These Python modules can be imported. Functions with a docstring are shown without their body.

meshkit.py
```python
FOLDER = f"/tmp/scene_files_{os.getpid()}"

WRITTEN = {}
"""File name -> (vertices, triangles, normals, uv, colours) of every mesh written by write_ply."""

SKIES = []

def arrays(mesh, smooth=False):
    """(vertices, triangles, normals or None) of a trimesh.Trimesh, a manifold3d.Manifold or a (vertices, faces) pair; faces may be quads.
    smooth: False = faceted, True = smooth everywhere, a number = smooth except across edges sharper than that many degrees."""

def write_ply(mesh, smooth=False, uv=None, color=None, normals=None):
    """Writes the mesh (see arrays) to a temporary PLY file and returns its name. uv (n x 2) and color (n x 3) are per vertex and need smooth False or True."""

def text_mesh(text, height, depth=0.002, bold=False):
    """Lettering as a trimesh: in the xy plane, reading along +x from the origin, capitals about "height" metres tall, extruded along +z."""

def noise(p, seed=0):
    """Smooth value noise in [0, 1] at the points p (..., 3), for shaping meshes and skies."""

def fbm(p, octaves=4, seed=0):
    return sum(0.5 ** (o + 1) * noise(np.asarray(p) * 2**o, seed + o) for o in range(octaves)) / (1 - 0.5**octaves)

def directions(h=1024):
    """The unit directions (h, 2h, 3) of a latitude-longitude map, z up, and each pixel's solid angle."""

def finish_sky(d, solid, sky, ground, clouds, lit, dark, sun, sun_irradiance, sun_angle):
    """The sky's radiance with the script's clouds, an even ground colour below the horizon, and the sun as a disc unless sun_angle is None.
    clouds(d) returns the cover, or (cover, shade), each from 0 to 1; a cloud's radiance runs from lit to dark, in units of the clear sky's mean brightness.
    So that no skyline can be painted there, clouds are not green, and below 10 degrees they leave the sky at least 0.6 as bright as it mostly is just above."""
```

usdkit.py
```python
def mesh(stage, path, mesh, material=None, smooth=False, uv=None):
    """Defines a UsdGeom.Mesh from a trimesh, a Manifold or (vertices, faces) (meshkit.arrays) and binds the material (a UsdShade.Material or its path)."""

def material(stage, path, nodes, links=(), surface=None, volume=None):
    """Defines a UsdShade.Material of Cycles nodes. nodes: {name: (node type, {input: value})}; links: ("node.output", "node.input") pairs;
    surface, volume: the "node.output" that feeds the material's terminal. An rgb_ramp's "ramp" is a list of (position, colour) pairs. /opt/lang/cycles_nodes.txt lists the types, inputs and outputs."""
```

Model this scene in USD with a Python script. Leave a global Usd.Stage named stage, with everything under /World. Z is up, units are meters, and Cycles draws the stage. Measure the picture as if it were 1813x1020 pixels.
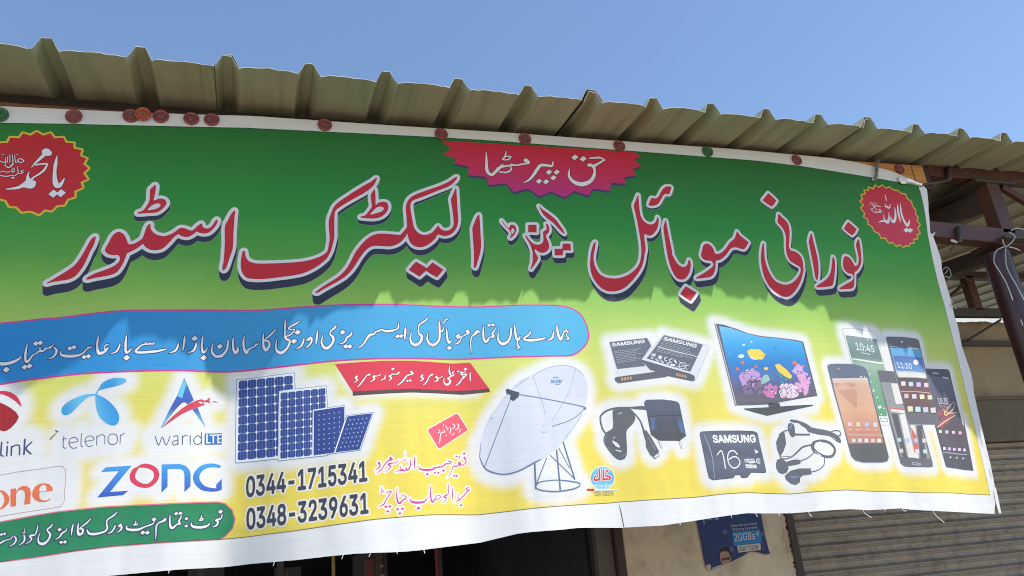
import math, random
import numpy as np
import shapely
from shapely import affinity
from shapely.geometry import Polygon, LineString, Point, MultiPolygon
from shapely.ops import unary_union
import mapbox_earcut as earcut
import trimesh
import manifold3d as m3
import meshkit, usdkit
from pxr import Usd, UsdGeom, UsdLux, UsdShade, Gf, Sdf, Vt

stage = Usd.Stage.CreateInMemory()
UsdGeom.SetStageUpAxis(stage, "Z"); UsdGeom.SetStageMetersPerUnit(stage, 1.0)
UsdGeom.Xform.Define(stage, "/World")
random.seed(7); rng = np.random.default_rng(7)

# ------------------------------------------------------------------ camera
EYE = np.array([0.0, 0.0, 1.65])
F = 1310.0; CX, CY = 906.5, 510.0                       # focal length and centre in the photograph's pixels
def _basis(vert, horiz):
    v = np.array([vert[0]-CX, vert[1]-CY, F]); v /= np.linalg.norm(v)
    up = v if v[1] < 0 else -v
    h = np.array([horiz[0]-CX, horiz[1]-CY, F]); h -= up*(h@up); h /= np.linalg.norm(h)
    return np.array([h, np.cross(up, h), up])
W = _basis((600, -2960), (5150, 610))                    # rows: world x (along the wall), y (into the shop), z (up)
cam = UsdGeom.Camera.Define(stage, "/World/camera")
cam.CreateHorizontalApertureAttr(36.0); cam.CreateFocalLengthAttr(36.0*F/1813.0)
r_, u_, b_ = W[:, 0], -W[:, 1], -W[:, 2]
cam.AddTransformOp().Set(Gf.Matrix4d(*r_, 0, *u_, 0, *b_, 0, *EYE, 1))
cam.CreateClippingRangeAttr(Gf.Vec2f(0.05, 500.0))
cam.CreateExposureAttr(0.54)

# ------------------------------------------------------------------ sky and sun
SUN = np.array([0.270, -0.255, 0.795]); SUN /= np.linalg.norm(SUN)   # towards the sun
elev, rot = math.asin(SUN[2]), math.atan2(SUN[0], SUN[1])
dome = UsdLux.DomeLight.Define(stage, "/World/sky")
dome.GetPrim().SetCustomDataByKey("kind", "structure")
sky_mat = usdkit.material(stage, "/World/Looks/sky", {
    "s": ("sky_texture", {"sky_type": "single_scattering", "sun_disc": False, "sun_elevation": elev, "sun_rotation": rot,
                          "air_density": 1.0, "aerosol_density": 0.1, "ozone_density": 2.3, "altitude": 50.0}),
    "b": ("background_shader", {"strength": 0.145})}, [("s.color", "b.color")], surface="b.background")
UsdShade.MaterialBindingAPI.Apply(dome.GetPrim()).Bind(sky_mat)
sun = UsdLux.DistantLight.Define(stage, "/World/sun")
sun.CreateIntensityAttr(1.25); sun.CreateAngleAttr(0.5); sun.CreateNormalizeAttr(True)
sun.CreateColorAttr(Gf.Vec3f(1.0, 0.955, 0.88))
zx = SUN; xx = np.cross([0, 0, 1.0], zx); xx /= np.linalg.norm(xx); yx = np.cross(zx, xx)
sun.AddTransformOp().Set(Gf.Matrix4d(*xx, 0, *yx, 0, *zx, 0, 0, 0, 10, 1))

# ------------------------------------------------------------------ materials
L = "/World/Looks/"
def plain(name, color, rough=0.6, spec=0.4, metallic=0.0, var=0.18, scale=9.0, bump=0.15, bscale=60.0, dirt=None, dscale=3.0, damt=0.5):
    n = {"p": ("principled_bsdf", {"roughness": rough, "specular_ior_level": spec, "metallic": metallic}),
         "g": ("geometry", {}),
         "n": ("noise_texture", {"scale": scale, "detail": 6.0, "roughness": 0.6}),
         "r": ("rgb_ramp", {"ramp": [(0.25, tuple(c*(1-var) for c in color)), (0.75, tuple(min(1, c*(1+var)) for c in color))]}),
         "bn": ("noise_texture", {"scale": bscale, "detail": 4.0}),
         "b": ("bump", {"strength": bump, "distance": 0.004})}
    l = [("g.position", "n.vector"), ("g.position", "bn.vector"), ("n.fac", "r.fac"), ("bn.fac", "b.height"), ("b.normal", "p.normal")]
    if dirt is not None:
        n["dn"] = ("noise_texture", {"scale": dscale, "detail": 8.0, "roughness": 0.65})
        n["dr"] = ("rgb_ramp", {"ramp": [(0.48, (0, 0, 0)), (0.68, (damt,)*3)]})
        n["m"] = ("mix_color", {"blend_type": "mix", "b": dirt})
        l += [("g.position", "dn.vector"), ("dn.fac", "dr.fac"), ("dr.color", "m.fac"), ("r.color", "m.a"), ("m.result", "p.base_color")]
    else:
        l += [("r.color", "p.base_color")]
    return usdkit.material(stage, L+name, n, l, surface="p.BSDF")
M = {}
# printed flex: the ink's own colour is on the mesh, the woven relief and gloss are here
M["print"] = usdkit.material(stage, L+"printed_flex", {
    "a": ("attribute", {"attribute": "ink"}),
    "g": ("geometry", {}),
    "mp": ("mapping", {"scale": (6.0, 6.0, 190.0)}),
    "n": ("noise_texture", {"scale": 1.0, "detail": 3.0, "roughness": 0.6}),
    "n2": ("noise_texture", {"scale": 5.0, "detail": 5.0}),
    "mr": ("rgb_ramp", {"ramp": [(0.3, (0.955, 0.955, 0.95)), (0.7, (1, 1, 1))]}),
    "mx": ("mix_color", {"blend_type": "multiply", "fac": 1.0}),
    "n3": ("noise_texture", {"scale": 1.0, "detail": 3.0}),
    "mp3": ("mapping", {"scale": (5.0, 5.0, 110.0)}),
    "r3": ("rgb_ramp", {"ramp": [(0.35, (0.95, 0.95, 0.95)), (0.65, (1, 1, 1))]}),
    "mx3": ("mix_color", {"blend_type": "multiply", "fac": 1.0}),
    "b": ("bump", {"strength": 0.13, "distance": 0.0012}),
    "p": ("principled_bsdf", {"roughness": 0.64, "specular_ior_level": 0.55, "sheen_weight": 0.0, "sheen_roughness": 0.5, "sheen_tint": (1.0, 0.98, 0.95)})},
    [("g.position", "mp.vector"), ("mp.vector", "n.vector"), ("g.position", "n2.vector"), ("n2.fac", "mr.fac"),
     ("g.position", "mp3.vector"), ("mp3.vector", "n3.vector"), ("n3.fac", "r3.fac"),
     ("a.color", "mx.a"), ("mr.color", "mx.b"), ("mx.result", "mx3.a"), ("r3.color", "mx3.b"), ("mx3.result", "p.base_color"), ("n.fac", "b.height"), ("b.normal", "p.normal")], surface="p.BSDF")
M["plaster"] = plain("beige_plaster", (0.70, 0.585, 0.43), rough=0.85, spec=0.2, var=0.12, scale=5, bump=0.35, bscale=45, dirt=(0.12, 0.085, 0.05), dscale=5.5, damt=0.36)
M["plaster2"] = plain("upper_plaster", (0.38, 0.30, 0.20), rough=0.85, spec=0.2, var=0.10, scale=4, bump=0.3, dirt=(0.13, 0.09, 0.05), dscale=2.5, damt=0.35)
M["lintel"] = plain("olive_panel", (0.14, 0.115, 0.075), rough=0.6, spec=0.35, var=0.12, scale=4, bump=0.15, dirt=(0.06, 0.05, 0.035), dscale=4, damt=0.4)
M["shutter"] = plain("shutter_steel", (0.27, 0.22, 0.165), rough=0.42, spec=0.6, metallic=0.1, var=0.2, scale=7, bump=0.15, dirt=(0.05, 0.04, 0.03), dscale=14, damt=0.6)
M["roof"] = usdkit.material(stage, L+"roof_sheet", {
    "g": ("geometry", {}), "mp": ("mapping", {"scale": (16.0, 0.8, 3.0)}),
    "n": ("noise_texture", {"scale": 1.5, "detail": 6.0, "roughness": 0.65}),
    "n2": ("noise_texture", {"scale": 2.2, "detail": 5.0}),
    "r": ("rgb_ramp", {"ramp": [(0.25, tuple(0.66*c for c in (0.33, 0.33, 0.24))), (0.5, (0.33, 0.33, 0.24)), (0.8, tuple(min(1, 1.14*c) for c in (0.33, 0.33, 0.24)))]}),
    "r2": ("rgb_ramp", {"ramp": [(0.3, (1.0, 0.86, 0.76)), (0.5, (0.97, 0.97, 0.88)), (0.7, (0.84, 0.98, 0.86))]}),
    "m": ("mix_color", {"blend_type": "multiply", "fac": 1.0}),
    "b": ("bump", {"strength": 0.12, "distance": 0.004}),
    "p": ("principled_bsdf", {"roughness": 0.45, "specular_ior_level": 0.45})},
    [("g.position", "mp.vector"), ("mp.vector", "n.vector"), ("g.position", "n2.vector"), ("n.fac", "r.fac"), ("n2.fac", "r2.fac"),
     ("r.color", "m.a"), ("r2.color", "m.b"), ("m.result", "p.base_color"), ("n.fac", "b.height"), ("b.normal", "p.normal")], surface="p.BSDF")
M["redsteel"] = plain("red_oxide_steel", (0.085, 0.032, 0.023), rough=0.5, spec=0.45, var=0.3, scale=6, bump=0.12, dirt=(0.05, 0.022, 0.016), dscale=7, damt=0.6)
M["darksteel"] = plain("dark_steel", (0.05, 0.036, 0.032), rough=0.5, spec=0.45, var=0.25, scale=8, bump=0.12)
M["maroon"] = plain("maroon_post_paint", (0.04, 0.012, 0.012), rough=0.3, spec=0.5, var=0.25, scale=6, bump=0.06)
def wood(name, a, b):
    return usdkit.material(stage, L+name, {
        "g": ("geometry", {}), "mp": ("mapping", {"scale": (2.0, 30.0, 45.0)}),
        "n": ("noise_texture", {"scale": 1.2, "detail": 7.0, "roughness": 0.65, "distortion": 0.6}),
        "r": ("rgb_ramp", {"ramp": [(0.3, a), (0.7, b)]}),
        "b": ("bump", {"strength": 0.3, "distance": 0.002}),
        "p": ("principled_bsdf", {"roughness": 0.7, "specular_ior_level": 0.3})},
        [("g.position", "mp.vector"), ("mp.vector", "n.vector"), ("n.fac", "r.fac"), ("r.color", "p.base_color"), ("n.fac", "b.height"), ("b.normal", "p.normal")], surface="p.BSDF")
M["oldwood"] = wood("weathered_wood", (0.14, 0.05, 0.03), (0.26, 0.12, 0.07))
M["newwood"] = wood("orange_wood", (0.42, 0.17, 0.05), (0.68, 0.33, 0.11))
M["capred"] = plain("cap_red", (0.23, 0.05, 0.05), rough=0.5, spec=0.5, var=0.25, scale=80, bump=0.2, bscale=250, dirt=(0.09, 0.03, 0.025), dscale=90, damt=0.6)
M["capgreen"] = plain("cap_green", (0.03, 0.13, 0.045), rough=0.5, spec=0.5, var=0.25, scale=80, bump=0.2, bscale=250, dirt=(0.02, 0.05, 0.02), dscale=90, damt=0.6)
M["caporange"] = plain("cap_orange", (0.36, 0.07, 0.03), rough=0.5, spec=0.5, var=0.25, scale=80, bump=0.2, bscale=250)
M["nail"] = plain("nail_steel", (0.30, 0.27, 0.25), rough=0.4, metallic=0.8, var=0.2, scale=60, bump=0.1)
M["nailhole"] = plain("rusted_nail", (0.03, 0.018, 0.015), rough=0.6, var=0.2, scale=60, bump=0.1)
M["rope"] = plain("grey_rope", (0.20, 0.20, 0.16), rough=0.9, spec=0.1, var=0.3, scale=120, bump=0.5, bscale=400)
M["wire"] = plain("pale_wire", (0.42, 0.42, 0.39), rough=0.5, var=0.15, scale=40, bump=0.1)
M["thread"] = plain("white_thread", (0.78, 0.78, 0.76), rough=0.8, spec=0.2, var=0.05, scale=50, bump=0.1)
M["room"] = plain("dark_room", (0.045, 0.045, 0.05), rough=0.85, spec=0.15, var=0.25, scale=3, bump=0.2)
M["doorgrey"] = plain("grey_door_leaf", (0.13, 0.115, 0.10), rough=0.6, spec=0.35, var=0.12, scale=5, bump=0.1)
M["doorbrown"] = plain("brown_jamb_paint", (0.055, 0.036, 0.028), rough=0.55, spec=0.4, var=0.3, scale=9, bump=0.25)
M["ground"] = plain("dusty_ground", (0.25, 0.21, 0.165), rough=0.95, spec=0.1, var=0.2, scale=2.0, bump=0.5, bscale=18, dirt=(0.18, 0.15, 0.115), dscale=0.8, damt=0.5)
M["floor"] = plain("cement_floor", (0.11, 0.095, 0.08), rough=0.85, spec=0.2, var=0.2, scale=3.0, bump=0.3, bscale=25)
M["white"] = plain("whitewashed_wall", (0.74, 0.73, 0.68), rough=0.9, spec=0.1, var=0.06, scale=6, bump=0.3)
M["yellow"] = plain("yellow_cord", (0.42, 0.26, 0.05), rough=0.6, var=0.15, scale=30, bump=0.1)
M["redcord"] = plain("red_cord", (0.24, 0.02, 0.03), rough=0.6, var=0.15, scale=30, bump=0.1)
M["bead"] = plain("orange_bead", (0.40, 0.14, 0.05), rough=0.5, var=0.2, scale=30, bump=0.1)
M["carton"] = plain("carton", (0.10, 0.09, 0.085), rough=0.8, var=0.25, scale=6, bump=0.2)
M["packet"] = plain("foil_packet", (0.14, 0.03, 0.03), rough=0.4, var=0.3, scale=18, bump=0.3)

# ------------------------------------------------------------------ scene graph helpers
used = {}
def path_for(name, parent=None):
    base = (parent.GetPath().pathString if parent is not None else "/World") + "/" + name
    k = used.get(base, 0); used[base] = k+1
    return base if k == 0 else f"{base}_{k:03d}"
def tag(p, label=None, cat=None, group=None, kind=None):
    p = p.GetPrim() if hasattr(p, "GetPrim") else p
    for k, v in (("label", label), ("category", cat), ("group", group), ("kind", kind)):
        if v: p.SetCustomDataByKey(k, v)
    return p
def thing(name, label, cat, loc=(0, 0, 0), group=None):
    x = UsdGeom.Xform.Define(stage, path_for(name))
    if any(loc): x.AddTranslateOp().Set(Gf.Vec3d(*map(float, loc)))
    tag(x, label, cat, group); p = x.GetPrim(); ORIGIN[p.GetPath().pathString] = np.array(loc, float); return p
ORIGIN = {}
def origin_of(parent):
    if parent is None: return np.zeros(3)
    s = parent.GetPath().pathString
    while s and s not in ORIGIN: s = s.rpartition("/")[0]
    return ORIGIN.get(s, np.zeros(3))
def part(name, mesh, mat, parent=None, smooth=30, label=None):
    """mesh in world coordinates; moved into its thing's frame"""
    v, f, n = meshkit.arrays(mesh, smooth)
    v = v - origin_of(parent)
    m = raw(path_for(name, parent), v, f, n, mat)
    if label: tag(m, label)
    return m.GetPrim()
def raw(path, v, f, n, mat, ink=None):
    m = UsdGeom.Mesh.Define(stage, path)
    m.CreatePointsAttr(Vt.Vec3fArray.FromNumpy(np.ascontiguousarray(v, np.float32)))
    m.CreateFaceVertexCountsAttr(Vt.IntArray.FromNumpy(np.full(len(f), 3, np.int32)))
    m.CreateFaceVertexIndicesAttr(Vt.IntArray.FromNumpy(np.ascontiguousarray(f, np.int32).ravel()))
    m.CreateSubdivisionSchemeAttr("none")
    if n is not None:
        m.CreateNormalsAttr(Vt.Vec3fArray.FromNumpy(np.ascontiguousarray(n, np.float32))); m.SetNormalsInterpolation("vertex")
    if ink is not None:
        UsdGeom.PrimvarsAPI(m).CreatePrimvar("ink", Sdf.ValueTypeNames.Color3fArray, "vertex").Set(Vt.Vec3fArray.FromNumpy(np.ascontiguousarray(ink, np.float32)))
    UsdShade.MaterialBindingAPI.Apply(m.GetPrim()).Bind(M[mat])
    return m
def struct(name, mesh, mat, label=None):
    p = part(name, mesh, mat, None); tag(p, label, None, None, "structure"); return p
def box(x0, x1, y0, y1, z0, z1, bevel=0.0):
    """chamfered box"""
    if bevel <= 0:
        b = trimesh.creation.box((x1-x0, y1-y0, z1-z0)); b.apply_translation(((x0+x1)/2, (y0+y1)/2, (z0+z1)/2)); return b
    c = bevel; pts = []
    for sx in (0, 1):
        for sy in (0, 1):
            for sz in (0, 1):
                p = np.array([(x0, x1)[sx], (y0, y1)[sy], (z0, z1)[sz]]); d = np.array([1-2*sx, 1-2*sy, 1-2*sz])*c
                for k in range(3):
                    q = p + d; q[k] = p[k]; pts.append(q)
    return trimesh.convex.convex_hull(np.array(pts))
def bar(a, b, w, h, bevel=0.003):
    """square tube from a to b, w across, h high"""
    a, b = np.array(a, float), np.array(b, float); d = b-a; Ln = np.linalg.norm(d); d /= Ln
    s = np.cross(d, [0, 0, 1.0])
    if np.linalg.norm(s) < 1e-3: s = np.array([1.0, 0, 0])
    s /= np.linalg.norm(s); u = np.cross(s, d)
    m = box(0, Ln, -w/2, w/2, -h/2, h/2, bevel)
    T = np.eye(4); T[:3, 0] = d; T[:3, 1] = -s; T[:3, 2] = u; T[:3, 3] = a
    if np.linalg.det(T[:3, :3]) < 0: T[:3, 1] = s
    m.apply_transform(T); return m
def tube(pts, r, sides=8):
    P = np.array(pts, float); n = len(P); rr = np.broadcast_to(np.array(r, float), (n,))
    t = np.gradient(P, axis=0); t /= np.linalg.norm(t, axis=1, keepdims=True)
    ref = np.array([0.31, 0.77, 0.55]); V = []
    for i in range(n):
        a = np.cross(t[i], ref); a /= np.linalg.norm(a); b = np.cross(t[i], a)
        for k in range(sides):
            th = 2*math.pi*k/sides; V.append(P[i] + rr[i]*(math.cos(th)*a+math.sin(th)*b))
    Fc = []
    for i in range(n-1):
        for k in range(sides):
            q = (k+1) % sides
            Fc += [[i*sides+k, i*sides+q, (i+1)*sides+q], [i*sides+k, (i+1)*sides+q, (i+1)*sides+k]]
    V += [P[0], P[-1]]
    for k in range(sides):
        q = (k+1) % sides
        Fc += [[n*sides, q, k], [n*sides+1, (n-1)*sides+k, (n-1)*sides+q]]
    m = trimesh.Trimesh(np.array(V), np.array(Fc), process=False)
    return m
def catmull(P, sub=4, closed=False):
    P = np.asarray(P, float); n = len(P)
    if n < 3: 
        t = np.linspace(0, 1, sub+1)[:, None]; return P[:1]*(1-t)+P[-1:]*t if n == 2 else P
    out = []
    rngi = range(n) if closed else range(n-1)
    for i in rngi:
        if closed: p0, p1, p2, p3 = P[i-1], P[i], P[(i+1) % n], P[(i+2) % n]
        else: p0, p1, p2, p3 = P[max(i-1, 0)], P[i], P[i+1], P[min(i+2, n-1)]
        for s in range(sub):
            t = s/sub
            m1, m2 = (p2-p0)/2, (p3-p1)/2
            out.append((2*t**3-3*t**2+1)*p1 + (t**3-2*t**2+t)*m1 + (-2*t**3+3*t**2)*p2 + (t**3-t**2)*m2)
    if not closed: out.append(P[-1])
    return np.array(out)
# surveying: a sight line of the photograph meets a vertical plane at distance y
def at(px, py, y):
    d = np.array([px-CX, py-CY, F]) @ W.T
    return EYE + d*(y/d[1])

# ------------------------------------------------------------------ the place: ground, floor, building
YW = 4.10                                                # front of the shop wall
struct("ground", box(-60, 60, -60, 2.9, -0.3, 0.0), "ground")
struct("verandah_floor", box(-12, 14, 2.9, 12, -0.3, 0.16, 0.01), "floor")

xp0, xp1 = at(1100, 935, YW)[0], at(1387, 911, YW)[0]    # plastered pillar between doorway and shutter
xj0 = at(1086, 935, YW)[0]; xg0 = at(1054, 935, YW)[0]
xc1 = at(1401, 911, YW)[0]                               # right edge of the dark channel
zl0, zl1 = at(1780, 781, YW)[2], at(1770, 703, YW)[2]    # lintel panel over the shutter
zt = at(1735, 571, YW)[2]                                # ragged top of the wall
b = thing("shop_building", "beige plastered shop front with dark open doorway and ragged wall top behind the banner", "building", (0, YW, 0))
part("pillar", box(xp0, xp1, YW, YW+0.35, 0.16, zl1-0.005, 0.006), "plaster", b, label="stained beige plaster pillar carrying a torn blue poster")
# flaking right edge of the pillar
ch = []
for i in range(60):
    z = rng.uniform(1.2, zl0); w = rng.uniform(0.005, 0.03); h = rng.uniform(0.02, 0.09)
    ch.append(trimesh.convex.convex_hull(np.array([[xp1-0.03+rng.uniform(-.01, .01), YW-0.002, z], [xp1+w*0.4, YW-0.004-rng.uniform(0, .004), z+h*.5], [xp1-0.015, YW-0.003, z+h], [xp1-0.02, YW+0.01, z+h*.5], [xp1+w*.3, YW+0.01, z+h*.3]])))
part("flaking_edge", trimesh.util.concatenate(ch), "plaster", b, smooth=False)
# ragged wall top
def ragged_wall(x0, x1, y0, y1, z0, z1, amp, step, seed):
    r = np.random.default_rng(seed); xs = np.arange(x0, x1+1e-6, step); xs[-1] = x1
    top = z1 + amp*(meshkit.fbm(np.stack([xs*9, xs*0, xs*0+seed], -1), 4, seed)-0.5)*2
    V, Fc = [], []
    for x, t in zip(xs, top): V += [(x, y0, z0), (x, y0, t), (x, y1, t+r.uniform(-.006, .006)), (x, y1, z0)]
    for i in range(len(xs)-1):
        a, c = 4*i, 4*i+4
        for k in range(4):
            q = (k+1) % 4; Fc += [[a+k, c+k, c+q], [a+k, c+q, a+q]]
    n = len(V)-4; Fc += [[0, 1, 2], [0, 2, 3], [n, n+2, n+1], [n, n+3, n+2]]
    m = trimesh.Trimesh(np.array(V), np.array(Fc), process=False); m.invert(); return m
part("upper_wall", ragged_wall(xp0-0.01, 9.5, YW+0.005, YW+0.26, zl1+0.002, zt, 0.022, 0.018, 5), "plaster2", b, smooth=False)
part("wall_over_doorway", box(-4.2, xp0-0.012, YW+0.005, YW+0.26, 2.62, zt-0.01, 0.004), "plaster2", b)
part("side_wall", box(-12, -4.21, YW, YW+0.3, 0.16, zt, 0.006), "plaster", b)
part("lintel_panel", box(xp1+0.002, 9.5, YW-0.012, YW+0.12, zl0, zl1, 0.008), "lintel", b)
part("lintel_lip", box(xp1+0.002, 9.5, YW-0.032, YW-0.0125, zl1-0.022, zl1-0.002, 0.005), "lintel", b)
part("door_jamb", box(xj0, xp0-0.002, YW-0.014, YW+0.2, 0.16, 2.6, 0.006), "doorbrown", b)
part("door_leaf", box(xg0, xj0-0.003, YW+0.03, YW+0.075, 0.16, 2.58, 0.004), "doorgrey", b)
part("door_edge", box(xg0-0.018, xg0-0.001, YW+0.02, YW+0.08, 0.16, 2.58, 0.003), "darksteel", b)
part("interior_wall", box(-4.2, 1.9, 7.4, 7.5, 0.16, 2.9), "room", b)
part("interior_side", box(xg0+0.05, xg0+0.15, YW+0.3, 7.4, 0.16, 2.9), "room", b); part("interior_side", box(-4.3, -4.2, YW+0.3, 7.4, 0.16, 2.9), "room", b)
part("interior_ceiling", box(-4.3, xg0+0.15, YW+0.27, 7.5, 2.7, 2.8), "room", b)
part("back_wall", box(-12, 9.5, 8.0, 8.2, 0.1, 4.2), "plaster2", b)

# roller shutter: each slat its own piece
sh = thing("roller_shutter", "brown grey closed roller shutter of ribbed steel slats right of the pillar", "shutter", (xc1, YW, 0))
part("guide_channel", box(xp1+0.004, xc1, YW-0.018, YW+0.10, 0.16, zl0-0.002, 0.004), "doorbrown", sh)
part("backing", box(xc1+0.0015, 8.6, YW+0.085, YW+0.1, 0.16, zl0-0.002), "darksteel", sh)
pitch = 0.0765; nsl = int((zl0-0.17)/pitch)
prof = np.array([(0.006, -0.002), (0.0, 0.002), (-0.006, 0.006), (-0.008, 0.011), (-0.003, 0.015), (-0.003, 0.019), (-0.008, 0.023), (-0.008, 0.028), (-0.002, 0.033), (0.008, 0.038), (0.014, 0.046), (0.016, 0.056), (0.013, 0.066), (0.008, 0.0765)])
for i in range(nsl):
    z0 = zl0 - 0.004 - (i+1)*pitch; x0, x1 = xc1+0.0015, 8.6
    ys = YW+0.062+prof[:, 0]+rng.uniform(-.0015, .0015); zs = z0+prof[:, 1]
    V, Fc = [], []; n = len(prof)
    for x, dz in ((x0, rng.uniform(-.002, .002)), ((x0+x1)/2, 0), (x1, 0)):
        for y, z in zip(ys, zs): V.append((x, y, z+dz))
    for k in range(2):
        for j in range(n-1):
            a, c = k*n+j, (k+1)*n+j; Fc += [[a, c, c+1], [a, c+1, a+1]]
    part("slat", trimesh.Trimesh(np.array(V), np.array(Fc), process=False), "shutter", sh, smooth=35)

# whitewashed wall of the yard behind, in the sun above the ragged wall top
struct("parapet_wall", box(3.9, 8.2, 5.6, 5.8, 2.9, 4.2, 0.01), "white")

# ------------------------------------------------------------------ awning roof of trapezoidal sheets
YE, SLOPE, YB = 2.255, 0.067, 5.2
def zroof(x, y): return EYE[2] + 1.679 + 0.0149*x + SLOPE*(y-YE)
P0, PITCH, SHEAR = -0.7527, 0.272, -0.0376
roof = thing("awning_roof", "olive beige corrugated sheet awning with trapezoid ribs above the green banner", "roof", (0, YE, 0))
def sheet(n0, n1, over):
    xs, zs = [], []
    for n in range(n0, n1+1):
        c = P0 + PITCH*n; up = over if n == n1 else 0.0; jit = rng.uniform(-.003, .003)
        if n > n0: xs.append(c-0.039-up*0.8); zs.append(-0.002+(up*.3))
        else: xs.append(c-0.039); zs.append(-0.002)
        for dx, dz in ((-0.028, 0.019), (-0.015, 0.045), (0.0, 0.0465), (0.015, 0.045), (0.028, 0.019)):
            xs.append(c+dx*(1+up*12)+jit); zs.append(dz+up)
        xs.append(c+0.039+up*0.5); zs.append(-0.003+up*.5)
        if n < n1:
            bow = 0.004+rng.uniform(0, .005); tilt = rng.uniform(-.004, .002)
            for t in np.linspace(0.06, 0.94, 9):
                xs.append(c+0.039+t*(PITCH-0.078)); zs.append(4*bow*t*(1-t)+tilt*t+rng.uniform(-.0011, .0011))
    xs, zs = np.array(xs), np.array(zs); th = 0.0022
    ys = np.array([YE, YE+0.03, YE+0.25, 3.2, YB]); n = len(xs); V = []; 
    for r, y in enumerate(ys):
        yy = y + (rng.uniform(-.003, .003, n) if r == 0 else 0)
        X = xs + SHEAR*(y-YE); Z = zroof(X, y) + (zs if r == 0 else zs)
        for k in range(n): V.append((X[k], (yy[k] if r == 0 else y), Z[k]))
    V = np.array(V); top = V + [0, 0, th]; A = len(V); Fc = []
    for r in range(len(ys)-1):
        for k in range(n-1):
            a, c = r*n+k, (r+1)*n+k
            Fc += [[a, c+1, a+1], [a, c, c+1]]
            Fc += [[A+a, A+a+1, A+c+1], [A+a, A+c+1, A+c]]
    Fc = np.array(Fc)
    # front, back and side closing strips
    ed = []
    for k in range(n-1):
        ed += [[k, k+1, A+k+1], [k, A+k+1, A+k]]
        q = (len(ys)-1)*n+k; ed += [[q, A+q+1, q+1], [q, A+q, A+q+1]]
    for r in range(len(ys)-1):
        a, c = r*n, (r+1)*n; ed += [[a, A+a, A+c], [a, A+c, c]]
        a, c = r*n+n-1, (r+1)*n+n-1; ed += [[a, A+c, A+a], [a, c, A+c]]
    m = trimesh.Trimesh(np.vstack([V, top]), np.vstack([Fc, np.array(ed)]), process=False)
    s = part("roof_sheet", m, "roof", roof, smooth=28)
    # bright cut edge of the metal along the eave
    ne = n - (7 if over > .01 else 0); fv = V[:ne]; e = []
    e = np.vstack([fv+[0, -0.0016, 0.0006], fv+[0, -0.0016, th+0.0004], fv+[0, 0.002, th+0.0006]]); ef = []
    for k in range(ne-1): ef += [[k, k+1, ne+k+1], [k, ne+k+1, ne+k], [ne+k, ne+k+1, 2*ne+k+1], [ne+k, 2*ne+k+1, 2*ne+k]]
    part("cut_edge", trimesh.Trimesh(e, np.array(ef), process=False), "cutedge", s, smooth=False)
M["cutedge"] = plain("bare_sheet_edge", (0.50, 0.50, 0.47), rough=0.5, var=0.45, scale=14, bump=0.05)
for j in range(-1, 7): sheet(2+5*(j-1), 2+5*j, 0.013 if j in (1, 2) else 0.005)

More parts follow.
